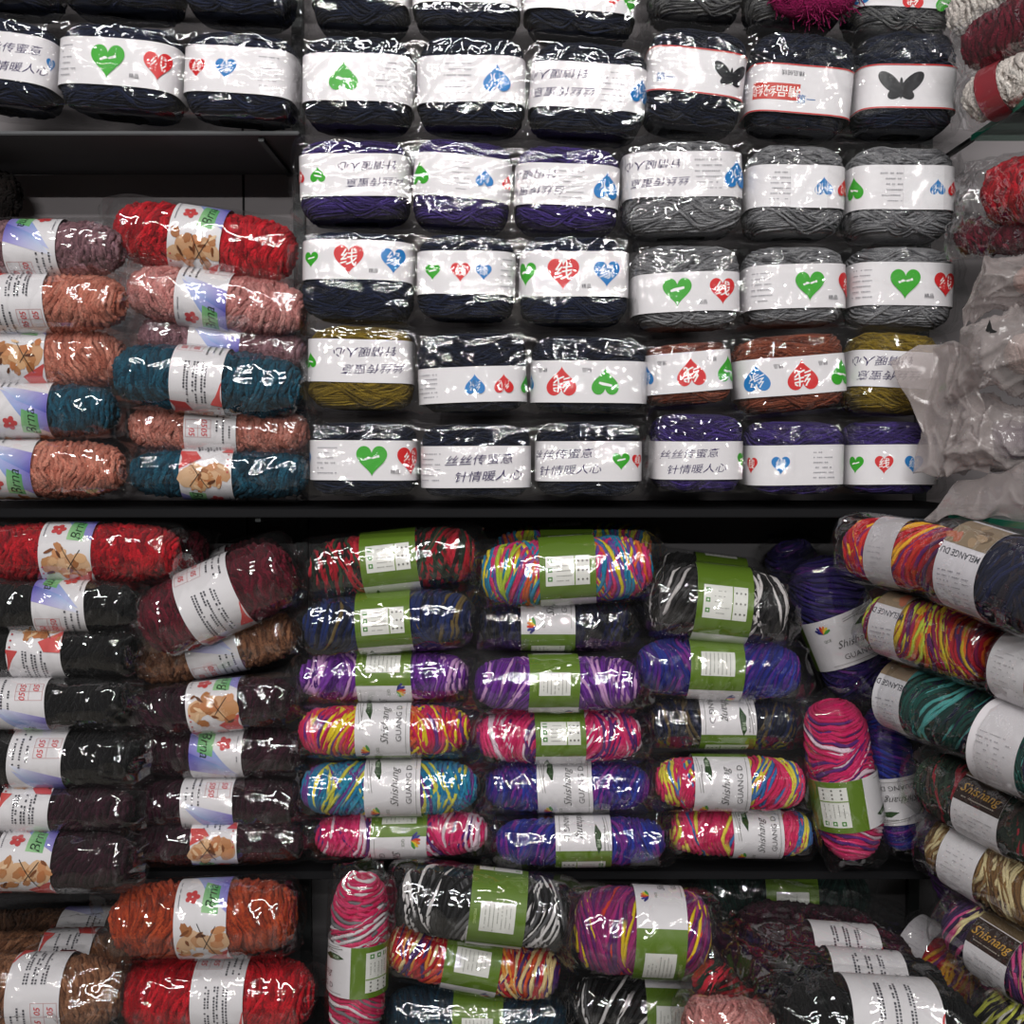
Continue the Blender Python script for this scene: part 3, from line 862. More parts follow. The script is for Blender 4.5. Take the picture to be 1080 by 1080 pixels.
YB = .225
def structure(name, me):
    o = link(name, me); o['kind'] = 'structure'; return o
M_WALL_SHADE = mat_plain('shaded_grey_board', '#4b494b', .55, noise=.12, nscale=6)  # darker copy of the wall colour: shade of the lower bays painted in
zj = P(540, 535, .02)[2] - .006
structure('wall_back', box_mesh('wall_back', (-1.3, YB, zj), (1.0, YB + .03, 2.6), M_WALL))
structure('wall_back_lower', box_mesh('wall_back_lower', (-1.3, YB, 0), (1.0, YB + .03, zj), M_WALL_SHADE))
structure('wall_right', box_mesh('wall_right', (.70, -1.6, 0), (.73, YB, 2.6), M_SIDE))
structure('floor', box_mesh('floor', (-3, -6, -.03), (3, YB + .03, 0), M_FLOOR))
# joint between two back boards
xs = P(258, 300, YB)[0]
structure('trim_1', box_mesh('trim', (xs - .0014, YB - .0012, 0), (xs + .0014, YB - .0002, 2.6), mat_plain('joint_black', '#141314', .8)))

# shelving
def shelf_unit():
    t = thing('shelving_unit', 'dark shelving unit with boards and uprights holding all the bagged yarn', 'shelving', loc=(0, .1, 0))
    def part(name, lo, hi, mat, bev=.001, label=None):
        o = link(name, box_mesh(name, lo, hi, mat, bev), t, label)
        o.matrix_parent_inverse = t.matrix_world.inverted() if False else Matrix.Translation((0, -.1, 0))
        return o
    z1 = P(540, 142, .035)[2]; z2 = P(540, 535, .02)[2]; z3 = P(540, 920, .035)[2]; z4 = P(540, 1150, .0)[2]
    zt = P(540, -101, .035)[2]
    part('shelf_board', (-1.1, .035, zt), (.505, YB - .004, zt + .006), M_SHELF)  # out of view, added to shade the wall behind the top rows
    part('shelf_board', (-1.1, .035, z1), (P(318, 142, .05)[0], YB - .004, z1 + .004), M_UNDER)
    part('shelf_board', (-1.1, .0, z2 - .010), (.505, YB - .004, z2 - .001), M_SHELF)
    part('shelf_board', (-1.1, .04, z3 - .010), (.505, YB - .004, z3 - .001), M_SHELF)
    part('shelf_board', (-1.1, -.06, z4 - .02), (.505, YB - .004, z4), M_SHELF)
    for px in (-330, 316, 975):
        x = P(px, 540, .2)[0]
        part('upright', (x - .007, YB - .012, .05), (x + .007, YB - .0005, 2.35), M_STEEL)
        for z in (z1, z2 - .0105, z3 - .0105):
            part('bracket', (x - .013, .008 if z == z2 - .0105 else .045, z - .0045), (x - .007, YB - .012, z - .0003), M_STEEL, .0004)
    return z1, z2, z3, z4
Z1, Z2, Z3, Z4 = shelf_unit()

# glass shelf of the side unit
XG = .475
zg = P(1010, 150, 0.0)[2]
def side_glass(label, z, xg, y0, y1):
    t = thing('glass_shelf', label, 'shelf', loc=(xg, y0, z))
    g = link('glass_pane', box_mesh('pane', (0.002, 0, 0), (.69 - xg, y1 - y0, .006), M_GLASS), t)
    e = link('polished_edge', box_mesh('edge', (0, 0, 0), (.0018, y1 - y0, .006), M_GLASSEDGE), t, 'green polished glass edge')
side_glass('green edged glass side shelf under the red and white yarn', zg, XG, -.6, -.005)
zg2 = P(1000, 540, -.03)[2]
side_glass('glass side shelf under the crumpled white plastic bags', zg2 - .006, .45, -.5, -.03)
side = thing('side_shelf', 'dark lower side shelf board carrying the leaning stack of striped skeins', 'shelf', loc=(.42, -.35, Z4 - .02))
link('shelf_board', box_mesh('side_board', (.09, -.3, 0), (.27, .3, .018), M_SHELF, .001), side)

# ================================================================== packs of heart-banded balls
PK = [
 # name, y, colour names, list of balls (box, band, tilt, colour, flip, items, description)
 ('L0', .05, 'almost hidden clear pack of dark yarn above the top left navy pack', [
   ((-70, 55, -95, 9), (-70, -30), 3, 'navy', 0, [], 'dark navy ball peeking over the navy ball with handwriting at the left frame edge'),
   ((57, 188, -92, 13), (-70, -30), 3, 'navy', 0, [], 'dark navy ball peeking over the navy ball with the large green heart, left bay'),
   ((190, 308, -90, 20), (-70, -30), 3, 'navy', 0, [], 'dark navy ball peeking over the navy ball with small red and blue hearts, left bay')]),
 ('L1', .045, 'clear bag around the three navy balls on the top left shelf', [
   ((-72, 56, 14, 112), (36, 86), 6, 'navy', 0, [('hw', 18, 15), ('b', 54, 14)], 'navy ball with handwriting on its band, top shelf at the left frame edge'),
   ((57, 189, 21, 120), (45, 95), 4.5, 'navy', 0, [('info', 75, 18), ('g', 118, 38), ('jp', 147), ('r', 171, 32)], 'navy ball with a large green and a red heart on the top left shelf'),
   ((190, 311, 30, 126), (53, 102), 3.5, 'navy', 0, [('g', 190, 18), ('r', 209, 21), ('b', 241, 24), ('info', 287, 22)], 'navy ball with small red and blue hearts on the top left shelf')]),
 ('M0', .05, 'clear bag of the pack cut off by the top frame edge, middle bay', [
   ((326, 432, -90, 32), (-42, 4), 2, 'deepnavy', 0, [], 'navy ball cut by the top frame edge, first in the topmost middle pack'),
   ((433, 552, -90, 34), (-42, 7), 2, 'deepnavy', 0, [('g', 541, 20)], 'navy ball cut by the top frame edge, centre of the topmost middle pack'),
   ((553, 676, -88, 40), (-38, 15), 4, 'deepnavy', 0, [('r', 648, 20, 12), ('g', 668, 20, 14)], 'navy ball cut by the top frame edge, third in the topmost middle pack')]),
 ('M1', .045, 'clear bag around the three navy balls with upside-down bands, middle bay', [
   ((315, 436, 34, 136), (60, 110), 1.5, 'deepnavy', 1, [('info', 410, 20), ('g', 364, 33)], 'navy ball with one upside-down green heart, directly above the purple pack'),
   ((437, 556, 34, 138), (62, 111), 1, 'deepnavy', 1, [('info', 483, 28), ('b', 525, 31), ('hw', 425, 12)], 'navy ball with one upside-down blue heart, above the purple pack'),
   ((557, 685, 40, 145), (70, 118), 4.5, 'deepnavy', 1, [('hw', 590, 15), ('info', 646, 28), ('b', 677, 28)], 'navy ball with upside-down handwriting and small print, above the purple pack')]),
 ('M2', .05, 'clear bag around the three purple balls under the upper shelf', [
   ((312, 432, 143, 236), (164, 209), -1, 'purple', 1, [('g', 336, 18), ('hw', 395, 14), ('r', 316, 16)], 'purple ball with upside-down handwriting and small green heart, under the upper shelf'),
   ((433, 540, 143, 243), (166, 211), 4, 'purple', 1, [('g', 441, 26), ('info', 484, 22), ('b', 512, 20), ('r', 536, 18)], 'purple ball with green and blue hearts and a list of print, under the upper shelf'),
   ((541, 656, 150, 248), (175, 219), 2.5, 'purple', 1, [('hw', 560, 14), ('info', 602, 26), ('b', 640, 30)], 'purple ball with a large blue heart beside the grey balls')]),
 ('M3', .05, 'clear bag around the three navy balls under the purple pack', [
   ((315, 436, 240, 342), (255, 297), 1.5, 'navy', 0, [('g', 328, 18), ('r', 369, 34), ('b', 417, 29), ('jp', 396)], 'navy ball with large red and blue hearts, directly under the purple pack'),
   ((437, 545, 242, 340), (266, 312), 1, 'navy', 0, [('g', 456, 18), ('r', 486, 22), ('b', 511, 18), ('info', 537, 18)], 'navy ball with three small hearts in a row, under the purple pack'),
   ((546, 666, 244, 345), (266, 314), 1, 'navy', 0, [('g', 553, 27), ('r', 593, 36), ('jp', 618), ('b', 640, 30)], 'navy ball with green, large red and blue hearts, under the purple pack')]),
 ('M4', .05, 'clear bag around one olive and two navy balls, middle bay', [
   ((321, 436, 339, 436), (358, 404), 1, 'olive', 1, [('g', 327, 18), ('hw', 392, 15)], 'olive ball with upside-down handwriting in the middle bay'),
   ((438, 557, 346, 438), (388, 426), -1.5, 'deepnavy', 1, [('info', 450, 22), ('b', 501, 23), ('r', 532, 22), ('g', 555, 22)], 'navy ball beside the olive ball, with small blue and red hearts upside down'),
   ((558, 686, 350, 440), (381, 426), 1, 'deepnavy', 1, [('b', 559, 18), ('jp', 571), ('r', 591, 34), ('jp', 618), ('g', 638, 31)], 'navy ball with large upside-down red and green hearts, beside the brown balls')]),
 ('M5', .05, 'clear bag around the lowest three navy balls of the middle bay', [
   ((323, 440, 441, 528), (464, 507), 0, 'deepnavy', 0, [('b', 324, 18), ('info', 346, 22), ('g', 394, 35), ('jp', 419), ('r', 434, 32)], 'navy ball with a large upright green heart on the middle shelf board'),
   ((441, 562, 443, 530), (470, 515), 0, 'deepnavy', 0, [('info', 453, 22), ('hw', 510, 16)], 'navy ball with two lines of handwriting, centre of the lowest navy pack'),
   ((563, 680, 440, 528), (465, 508), 0, 'deepnavy', 0, [('hw', 594, 15), ('g', 655, 20), ('r', 673, 16)], 'navy ball with handwriting and a small green heart, next to the bottom purple pack')]),
 ('R0', .05, 'clear bag of the grey pack cut off by the top frame edge', [
   ((686, 788, -90, 22), (-45, -12), 1, 'darkgrey', 0, [], 'grey ball cut by the top frame edge, above the first butterfly band'),
   ((789, 898, -90, 28), (-45, -12), 1, 'darkgrey', 0, [], 'grey ball cut by the top frame edge, behind the magenta tuft'),
   ((899, 1012, -88, 40), (-32, 12), 2, 'darkgrey', 1, [('b', 906, 20, 10), ('r', 960, 24, 12), ('g', 996, 24, 14)], 'grey ball cut by the top frame edge with bits of blue, red and green hearts')]),
 ('R1', .045, 'clear bag around the three navy balls with red edged butterfly bands', [
   ((680, 789, 26, 138), (55, 103), 6, 'deepnavy', 0, [('blue', 700), ('fly', 770, 36)], 'navy ball whose red edged band shows a butterfly at its right border'),
   ((790, 904, 30, 142), (72, 124), 5, 'deepnavy', 0, [('redbox', 816), ('blue', 849)], 'navy ball whose red edged band carries a red box with white characters'),
   ((905, 1013, 28, 142), (71, 118), 1, 'deepnavy', 0, [('fly', 946, 44)], 'navy ball whose red edged band shows a whole dark butterfly in the middle')], 'fly'),
 ('R2', .05, 'clear bag around the upper three grey balls under the butterfly pack', [
   ((656, 787, 143, 251), (162, 210), -1.5, 'grey', 1, [('hw', 690, 14), ('info', 746, 28), ('b', 777, 32)], 'grey ball with upside-down handwriting and a blue heart, upper grey pack'),
   ((788, 895, 148, 252), (176, 221), .5, 'grey', 1, [('info', 819, 22), ('sheet', 850, 40), ('b', 866, 21), ('r', 889, 20)], 'grey ball with small blue heart and overlapping band end, centre of upper grey pack'),
   ((896, 1011, 150, 256), (176, 223), .5, 'grey', 1, [('g', 899, 26), ('info', 936, 22), ('sheet', 970, 44), ('b', 985, 18), ('r', 1004, 18)], 'grey ball with green, blue and red hearts, last of the upper grey pack')]),
 ('R3', .05, 'clear bag around the lower three grey balls with upright green hearts', [
   ((666, 784, 254, 350), (289, 331), -1, 'grey', 0, [('g', 712, 33), ('jp', 739), ('r', 761, 30)], 'grey ball with green heart followed by a whole red heart, lower grey pack'),
   ((786, 896, 255, 346), (280, 327), -1, 'grey', 0, [('info', 800, 22), ('g', 851, 33), ('jp', 876), ('r', 893, 32)], 'grey ball with centred green heart and half a red heart, lower grey pack'),
   ((898, 1010, 255, 350), (278, 324), 1, 'grey', 0, [('info', 905, 22), ('g', 950, 34), ('jp', 976), ('r', 994, 28)], 'grey ball with green heart beside the white plastic bags, lower grey pack')]),
 ('R4', .05, 'clear bag around two brown balls and one olive ball', [
   ((680, 775, 357, 430), (371, 414), -4, 'brown', 1, [('b', 682, 22), ('jp', 697), ('r', 727, 33), ('jp', 750), ('g', 768, 30)], 'brown ball with red and green hearts, first of the two brown balls'),
   ((776, 896, 348, 438), (376, 417), -5, 'brown', 1, [('b', 794, 31), ('jp', 818), ('r', 843, 35), ('jp', 866), ('g', 887, 30)], 'brown ball with blue, red and green hearts between brown and olive'),
   ((897, 994, 346, 441), (371, 410), 3, 'olive', 1, [('hw', 930, 15)], 'olive ball with upside-down handwriting, half behind the white plastic bag')]),
 ('R5', .05, 'clear bag around the three purple balls on the middle shelf board', [
   ((688, 787, 432, 524), (465, 506), .5, 'purple', 0, [('hw', 728, 14), ('g', 783, 18)], 'purple ball with two lines of upright handwriting on the middle shelf board'),
   ((788, 894, 440, 526), (469, 512), .5, 'purple', 0, [('r', 791, 19), ('b', 820, 21), ('info', 866, 22)], 'purple ball with a single whole blue heart and small print, lowest right pack'),
   ((895, 994, 440, 526), (469, 512), .5, 'purple', 0, [('g', 900, 20), ('r', 928, 21), ('b', 960, 21)], 'purple ball with three small hearts beside the white plastic bags')]),
]
PACKBALL = {}
bi = 0
for pi, pk in enumerate(PK):
    nm, y, bag, balls = pk[:4]
    st = pk[4] if len(pk) > 4 else 'heart'
    made = []
    for box, band, tilt, colr, flip, items, desc in balls:
        made.append(make_ball(bi, box, band, tilt, colr, items, bool(flip), y, desc, 'banded yarn balls packed in threes', st)); bi += 1
    PACKBALL[nm] = made
    pack_film(pi, made, bag, 'clear bags around the packs of three balls')

# ================================================================== skeins
GC, GS = 'chenille skeins in clear sleeves', 'striped skeins in clear sleeves'
si = 0
def chen(label, p0, p1, r, y, colour, lab, f, flip=False, **k):
    global si; si += 1
    return make_skein(si, label, GC, p0, p1, r, y, 'chen', colour, lab, f, flip, **k)
def shi(label, p0, p1, r, y, colour, lab, f, flip=False, **k):
    global si; si += 1
    return make_skein(si, label, GS, p0, p1, r, y, 'shi', colour, lab, f, flip, **k)

# --- upper left compartment, outer column
chen('lilac chenille skein topmost of the stack at the left frame edge, with red numerals', (-62, 262), (128, 262), 32, .04, 'lilac', 40, .87, True)
chen('salmon chenille skein under the lilac one, band glaring white, at the left frame edge', (-70, 320), (131, 318), 32, .035, 'salmon', 26, .62, False)
chen('salmon chenille skein with a picture band above the teal one at the left frame edge', (-72, 378), (124, 377), 34, .035, 'salmon', 20, .25, False)
chen('teal chenille skein at the left frame edge with violet swoosh and green script', (-74, 434), (122, 432), 30, .04, 'teal', 28, .98, False, labw=58)
chen('salmon chenille skein lowest at the left frame edge on the middle board', (-70, 495), (130, 495), 32, .035, 'salmon', 14, .98, False)
# inner column
chen('bright red chenille skein lying tilted on top of the pink one', (112, 236), (308, 266), 37, .05, 'brightred', 207, .17, False)
chen('pale pink chenille skein under the bright red one', (128, 302), (320, 328), 32, .045, 'pink', 214, .93, False)
chen('lilac chenille skein squeezed between the pale pink and the teal one', (138, 350), (318, 372), 25, .055, 'lilac', 224, .93, False)
chen('teal chenille skein with a thick band, under the squeezed lilac one', (118, 392), (318, 410), 36, .035, 'teal', 213, .52, True)
chen('salmon chenille skein with a red grid band between two teal ones', (127, 450), (322, 456), 27, .045, 'dustysalmon', 220, .72, True)
chen('teal chenille skein lowest of the inner stack on the middle board', (130, 499), (322, 501), 28, .045, 'teal', 217, .25, True)
# --- lower left compartment, outer column
chen('red chenille skein on top of the black ones, picture on its band', (-30, 584), (186, 584), 33, .02, 'red', 73, .2, False)
chen('dark red chenille skein lying behind the red one on top', (-10, 584), (216, 584), 30, .105, 'wine', None, 0, sleeve=True)
chen('black chenille skein directly under the red one, blue print on top', (-50, 640), (143, 640), 28, .01, 'black', 67, .84, True)
chen('black chenille skein with a red corner on its band, second black from the top', (-60, 691), (134, 691), 30, .0, 'black', 36, .42, False, labw=56)
chen('black chenille skein with a red grid and violet swoosh, third black from the top', (-70, 745), (131, 745), 28, -.005, 'black', 21, .83, False, labw=58)
chen('black chenille skein lowest of the black ones, white band with blue swoosh', (-60, 806), (140, 806), 32, -.01, 'black', 38, .82, False, labw=56)
chen('plum chenille skein under the black ones at the left, red corner on its band', (-70, 860), (136, 858), 25, -.015, 'maroon', 26, .55, False, labw=52)
chen('plum chenille skein lowest in the outer stack, overhanging the lower board', (-60, 911), (139, 911), 32, -.02, 'maroon', 31, .22, False, labw=58)
# inner column
chen('wine red chenille skein leaning steeply against the upright post', (147, 667), (306, 598), 42, .03, 'wine', 226, .55, True, labw=60, ends=(.012, .008))
chen('dark wine chenille skein behind the steeply leaning wine red one', (165, 640), (296, 588), 34, .145, 'wine', 222, .5, True)
chen('fawn brown chenille skein under the leaning wine red one', (134, 704), (306, 670), 31, .06, 'brown', 224, .86, True)
chen('plum chenille skein with a picture band, under the fawn brown one', (132, 756), (309, 738), 28, .045, 'maroon', 228, .25, False)
chen('plum chenille skein with blue swoosh and red flower, second plum below the fawn one', (140, 799), (318, 799), 28, .045, 'maroon', 227, .97, True)
chen('plum chenille skein with red figures and blue swoosh, third plum below the fawn one', (134, 852), (316, 852), 27, .045, 'maroon', 219, .86, False)
chen('plum chenille skein lowest in the inner stack, resting on the lower board', (136, 897), (318, 892), 23, .03, 'maroon', 225, .25, True, labw=48)
# --- bottom left compartment
chen('light brown chenille skein at the bottom left corner, front of its bag', (-70, 1052), (128, 1050), 42, .0, 'brown', 46, .70, False, sleeve=False, labw=56)
chen('brown chenille skein second in the bottom left bag, half behind the front one', (-60, 1032), (140, 1028), 42, .065, 'brown', 72, .62, False, sleeve=False, labw=54)
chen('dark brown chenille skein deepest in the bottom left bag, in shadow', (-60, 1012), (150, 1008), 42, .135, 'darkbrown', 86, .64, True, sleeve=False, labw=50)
E1 = [si - 2, si - 1, si]
chen('rust orange chenille skein at the front of the bottom compartment', (112, 979), (310, 971), 41, -.005, 'orange', 216, .2, False, ends=(.02, .006))
chen('rust orange chenille skein hidden behind the front rust one', (130, 972), (306, 968), 32, .105, 'orange', 230, .15, False)
chen('crimson chenille skein at the bottom frame edge under the rust orange one', (122, 1062), (326, 1062), 43, .01, 'brightred', 232, .5, True)
# --- lower middle compartment, first column
shi('red and dark green striped skein on top of the navy and olive one', (322, 604), (503, 584), 34, .04, 'redgreen', 411, .68, labw=58)
shi('red and dark green skein in shadow behind the front red and green one', (336, 598), (500, 578), 29, .115, 'redgreen', 408, .68)
shi('navy and olive striped skein under the red and green one', (317, 664), (498, 650), 33, .04, 'navyolive', 406, .67, labw=57)
shi('purple and lilac striped skein with emblem on its band, under the navy and olive one', (312, 718), (494, 716), 27, .04, 'purplelilac', 405, .24, True, labw=57)
shi('yellow, magenta and purple striped skein, middle bay', (314, 773), (496, 771), 29, .035, 'sunset', 405, .06, labw=57)
shi('turquoise, yellow and purple striped skein, middle bay', (315, 836), (504, 833), 31, .03, 'bluelemon', 415, .04, labw=58)
shi('pink, white and purple striped skein at the bottom of the first striped stack', (328, 888), (514, 883), 26, .035, 'pinkwhite', 421, .18, True, labw=58)
# second column
shi('rainbow striped skein on top of the dark navy one', (506, 608), (690, 597), 37, .03, 'rainbow', 598, .66, labw=58)
shi('rainbow striped skein in shadow behind the front rainbow one', (520, 588), (690, 580), 32, .115, 'rainbow', 598, .6)
shi('dark navy and black skein with a bright emblem band', (504, 661), (668, 661), 29, .045, 'navyblack', 578, .17, labw=56)
shi('purple and lilac striped skein with a print box on its green band, second stack', (499, 723), (677, 721), 31, .035, 'purplelilac', 584, .33, True, labw=52)
shi('pink, white and purple striped skein with icons on its green band, second stack', (501, 783), (680, 781), 29, .035, 'pinkwhite', 591, .70, labw=52)
shi('blue and purple blended skein with upright white band, second stack', (511, 837), (688, 836), 28, .04, 'bluepurple', 596, .03, labw=57)
shi('blue and purple blended skein lowest of the second striped stack', (522, 892), (704, 890), 27, .035, 'bluepurple', 615, .80, True, labw=58)
# third column
shi('black and white zebra skein topmost of the third striped stack', (683, 632), (836, 648), 42, .04, 'darkzebra', 762, .67, labw=58)
shi('black and white zebra skein in shadow behind the topmost zebra one', (690, 612), (800, 626), 34, .125, 'darkzebra', 758, .62)
shi('blue purple blended skein directly under the zebra one, print box on green', (674, 707), (850, 714), 33, .035, 'bluepurple', 756, .30, True, labw=56)
shi('dark navy and olive skein with upside-down white band', (686, 767), (848, 768), 28, .045, 'darknavyolive', 768, .83, True, labw=57)
shi('pink, yellow and blue striped skein, upper one of two alike', (692, 828), (852, 830), 30, .035, 'pinkyellow', 760, .01, labw=58)
shi('pink, yellow and blue striped skein, lower one of two alike, resting on the board', (709, 884), (862, 886), 27, .04, 'pinkyellow', 800, .02, labw=52)
# uprights on their ends
shi('purple skein standing tilted with a white lettered band facing out', (860, 590), (920, 738), 41, .11, 'purplemix', 668, .0, labw=54, ends=(.012, .012), squash=1)
shi('dark purple skein end in shadow behind the tilted purple one', (830, 574), (872, 660), 30, .182, 'purplemix', None, 0)
shi('pink and white skein standing upright with icons on its green band', (878, 740), (905, 907), 37, .03, 'pinkwhite', 842, .74, True, labw=54)
shi('thin blue purple skein standing upright beside the pink and white one', (934, 748), (959, 900), 27, .045, 'bluepurple', 842, .0, True, labw=50)
# --- bottom middle compartment
shi('pink and grey skein standing upright at the post in the bottom compartment', (380, 924), (374, 1098), 33, .01, 'pinkgrey', 1016, .77, labw=54)
shi('black, grey and white zebra skein in the bottom compartment', (418, 951), (603, 973), 40, -.005, 'zebra', 524, .34, True, labw=58)
shi('red, cream and purple flame skein under the zebra one', (406, 1005), (592, 1040), 33, .02, 'flame', 497, .30, True, labw=58)
shi('petrol blue skein at the bottom frame edge under the flame one', (404, 1076), (598, 1082), 32, .045, 'petrol', 504, .36, True, labw=52)
shi('magenta and yellow skein beside the black bag in the bottom compartment', (606, 986), (752, 992), 48, -.01, 'plumyellow', 694, .28, labw=52)
shi('zebra skein at the bottom frame edge under the magenta and yellow one', (606, 1068), (780, 1074), 35, .05, 'zebra', 706, .36, labw=50)
shi('bottle green skein behind the big black bag', (730, 948), (922, 952), 36, .135, 'bottle', 832, .36, labw=54)
shi('red and black skein inside the film beside the big black bag', (742, 1030), (815, 1110), 28, -.06, 'redgreen', None, 0)
# --- the big bag of black skeins
GB = 'black and plum skeins in the big bag'
k0 = si
chen('plum chenille skein at the very back of the big dark bag', (780, 984), (930, 996), 32, .07, 'maroon', None, .55, True, sleeve=False, labw=50)
chen('plum chenille skein third from the front of the big dark bag', (785, 1010), (965, 1024), 40, -.005, 'maroon', 888, .38, True, sleeve=False, labw=70)
chen('black chenille skein second from the front of the big dark bag', (815, 1042), (1000, 1056), 44, -.07, 'black', 910, .38, True, sleeve=False, labw=78)
chen('black chenille skein at the front of the big dark bag, red corner on its band', (832, 1088), (1030, 1100), 58, -.16, 'black', 935, .38, True, sleeve=False, labw=94)
XB = list(range(k0 + 1, si + 1))
# --- right-hand side stack
shi('red, yellow and purple skein topmost on the leaning side stack', (902, 577), (1026, 596), 38, -.03, 'fire', 955, 0, design='plain', labw=34, labc='#b9b4b8', y1=-.13, ends=(.012, .004))
shi('navy skein with a lettered white band nearest the lens on the side stack', (1010, 592), (1130, 634), 50, -.16, 'navypeat', 1050, 0, design='mel', labw=54, y1=-.26, labc='#d8d4da', ends=(.01, .02))
shi('yellow, red and lime striped skein second on the side stack', (925, 654), (1066, 697), 37, -.035, 'firelime', 962, 0, design='mel', labw=34, y1=-.16, labc='#c9c5c9', ends=(.012, .003))
shi('yellow, red and purple skein cut by the frame edge behind the second side one', (1068, 700), (1190, 746), 42, -.165, 'firelime', 1098, 0, design='plain', y1=-.27, labw=50, ends=(.004, .02))
shi('teal green striped skein third on the side stack', (954, 735), (1088, 783), 41, -.03, 'tealgreen', 968, 0, design='mel', labw=36, y1=-.15, labc='#c9c7cc', ends=(.012, .003))
shi('teal skein with a wide white band cut by the frame edge on the side stack', (1062, 786), (1200, 840), 50, -.17, 'tealgreen', 1080, 0, design='plain', labw=62, y1=-.28, labc='#dcd8dc', ends=(.004, .02), labu=-.32)
shi('dark green and red skein with a brown and gold band on the side stack', (978, 820), (1124, 891), 40, -.03, 'pinered', 1062, 0, design='brown', labw=58, y1=-.17, ends=(.022, .01))
shi('dull violet skein end tucked behind the tan one by the corner post', (990, 872), (1035, 985), 26, .0, 'violetgreen', None, 0)
shi('tan and cream striped skein under the brown and gold banded one', (996, 892), (1138, 973), 40, -.045, 'tan', 1048, 0, design='plain', labw=48, y1=-.18, ends=(.015, .01))
shi('plum, pink and cream striped skein low on the side stack', (1010, 973), (1143, 1059), 40, -.05, 'plumpink', 1075, 0, design='brown', labw=54, y1=-.18, ends=(.02, .01))
shi('red and orange skein under the plum and pink one', (966, 1000), (1062, 1062), 32, .02, 'fire', 985, 0, design='plain', labw=30, labc='#c4c0c4', y1=-.06, ends=(.008, .003))
shi('black, cream and lime striped skein in the bottom right corner', (1040, 1068), (1150, 1130), 34, -.09, 'zebralime', None, 0, y1=-.19, ends=(.01, .01))
# --- right top
M_RED = 'brightred'
chen('pale and red chenille skein lying on the glass side shelf', (1028, 106), (1130, 60), 30, -.06, 'white', 1064, 0, y1=-.14, design='none', labw=26, labc='#8c2630', sleeve=True, ends=(.01, .01))
chen('dull red chenille skein at the top right corner above the pale and red one', (1030, 52), (1130, -8), 32, -.06, 'wine', None, 0, y1=-.14, ends=(.012, .01))
chen('cream chenille skein end behind the dull red one at the top right corner', (1012, 20), (1100, -40), 28, .01, 'white', None, 0, y1=-.07, ends=(.012, .01))
chen('bright red chenille skein in the film under the glass side shelf', (1052, 205), (1150, 190), 40, -.07, 'red', None, 0, y1=-.16, ends=(.04, .01), crumple=1.6)
chen('wine chenille skein lying low in the film under the glass side shelf', (1022, 246), (1130, 240), 22, -.05, 'wine', None, 0, y1=-.14, ends=(.012, .01), crumple=1.4)
chen('dark brown fuzzy skein end in shadow at the left frame edge under the top shelf', (-60, 200), (14, 206), 29, .15, 'darkpeat', None, 0, sleeve=False)
# magenta tuft lying on the grey pack at the top
def tuft():
    rng = np.random.default_rng(55); nz = Noise(rng)
    c = P(860, -4, .0); R = .036
    th, ph = np.meshgrid(np.linspace(0, 2 * math.pi, 40, endpoint=False), np.linspace(0, math.pi, 22))
    d = np.stack([np.sin(ph) * np.cos(th) * 1.25, np.sin(ph) * np.sin(th) * .55, np.cos(ph) * .62], -1).reshape(-1, 3)
    base = d * R * (1 + .1 * nz(d, 4))[:, None]
    parts = [(base, grid_quads(22, 40, True), np.broadcast_to(lin('#7a0f45'), (len(base), 3)))]
    for k in range(420):
        v = rng.normal(size=3); v /= np.linalg.norm(v)
        p0 = v * np.array([1.25, .55, .62]) * R * .95
        t = np.linspace(0, 1, 4)[:, None]; w = rng.normal(size=3) * .004
        path = p0 + t * v * rng.uniform(.004, .009) + t ** 2 * w
        V, Q, C = tube(path, np.tile(np.cross(v, [.3, .5, .8]), (4, 1)), .0006, np.tile(lin('#8d1552'), (4, 1)), 3)
        parts.append((V, Q, C))
    V, Q, C = join(parts)
    o = link('yarn_tuft', mesh('tuft', V, Q, col=C, mat=M_CHEN)); o.location = c
    tag(o, 'fuzzy magenta yarn tuft cut by the top frame edge on the grey pack', 'yarn')
tuft()

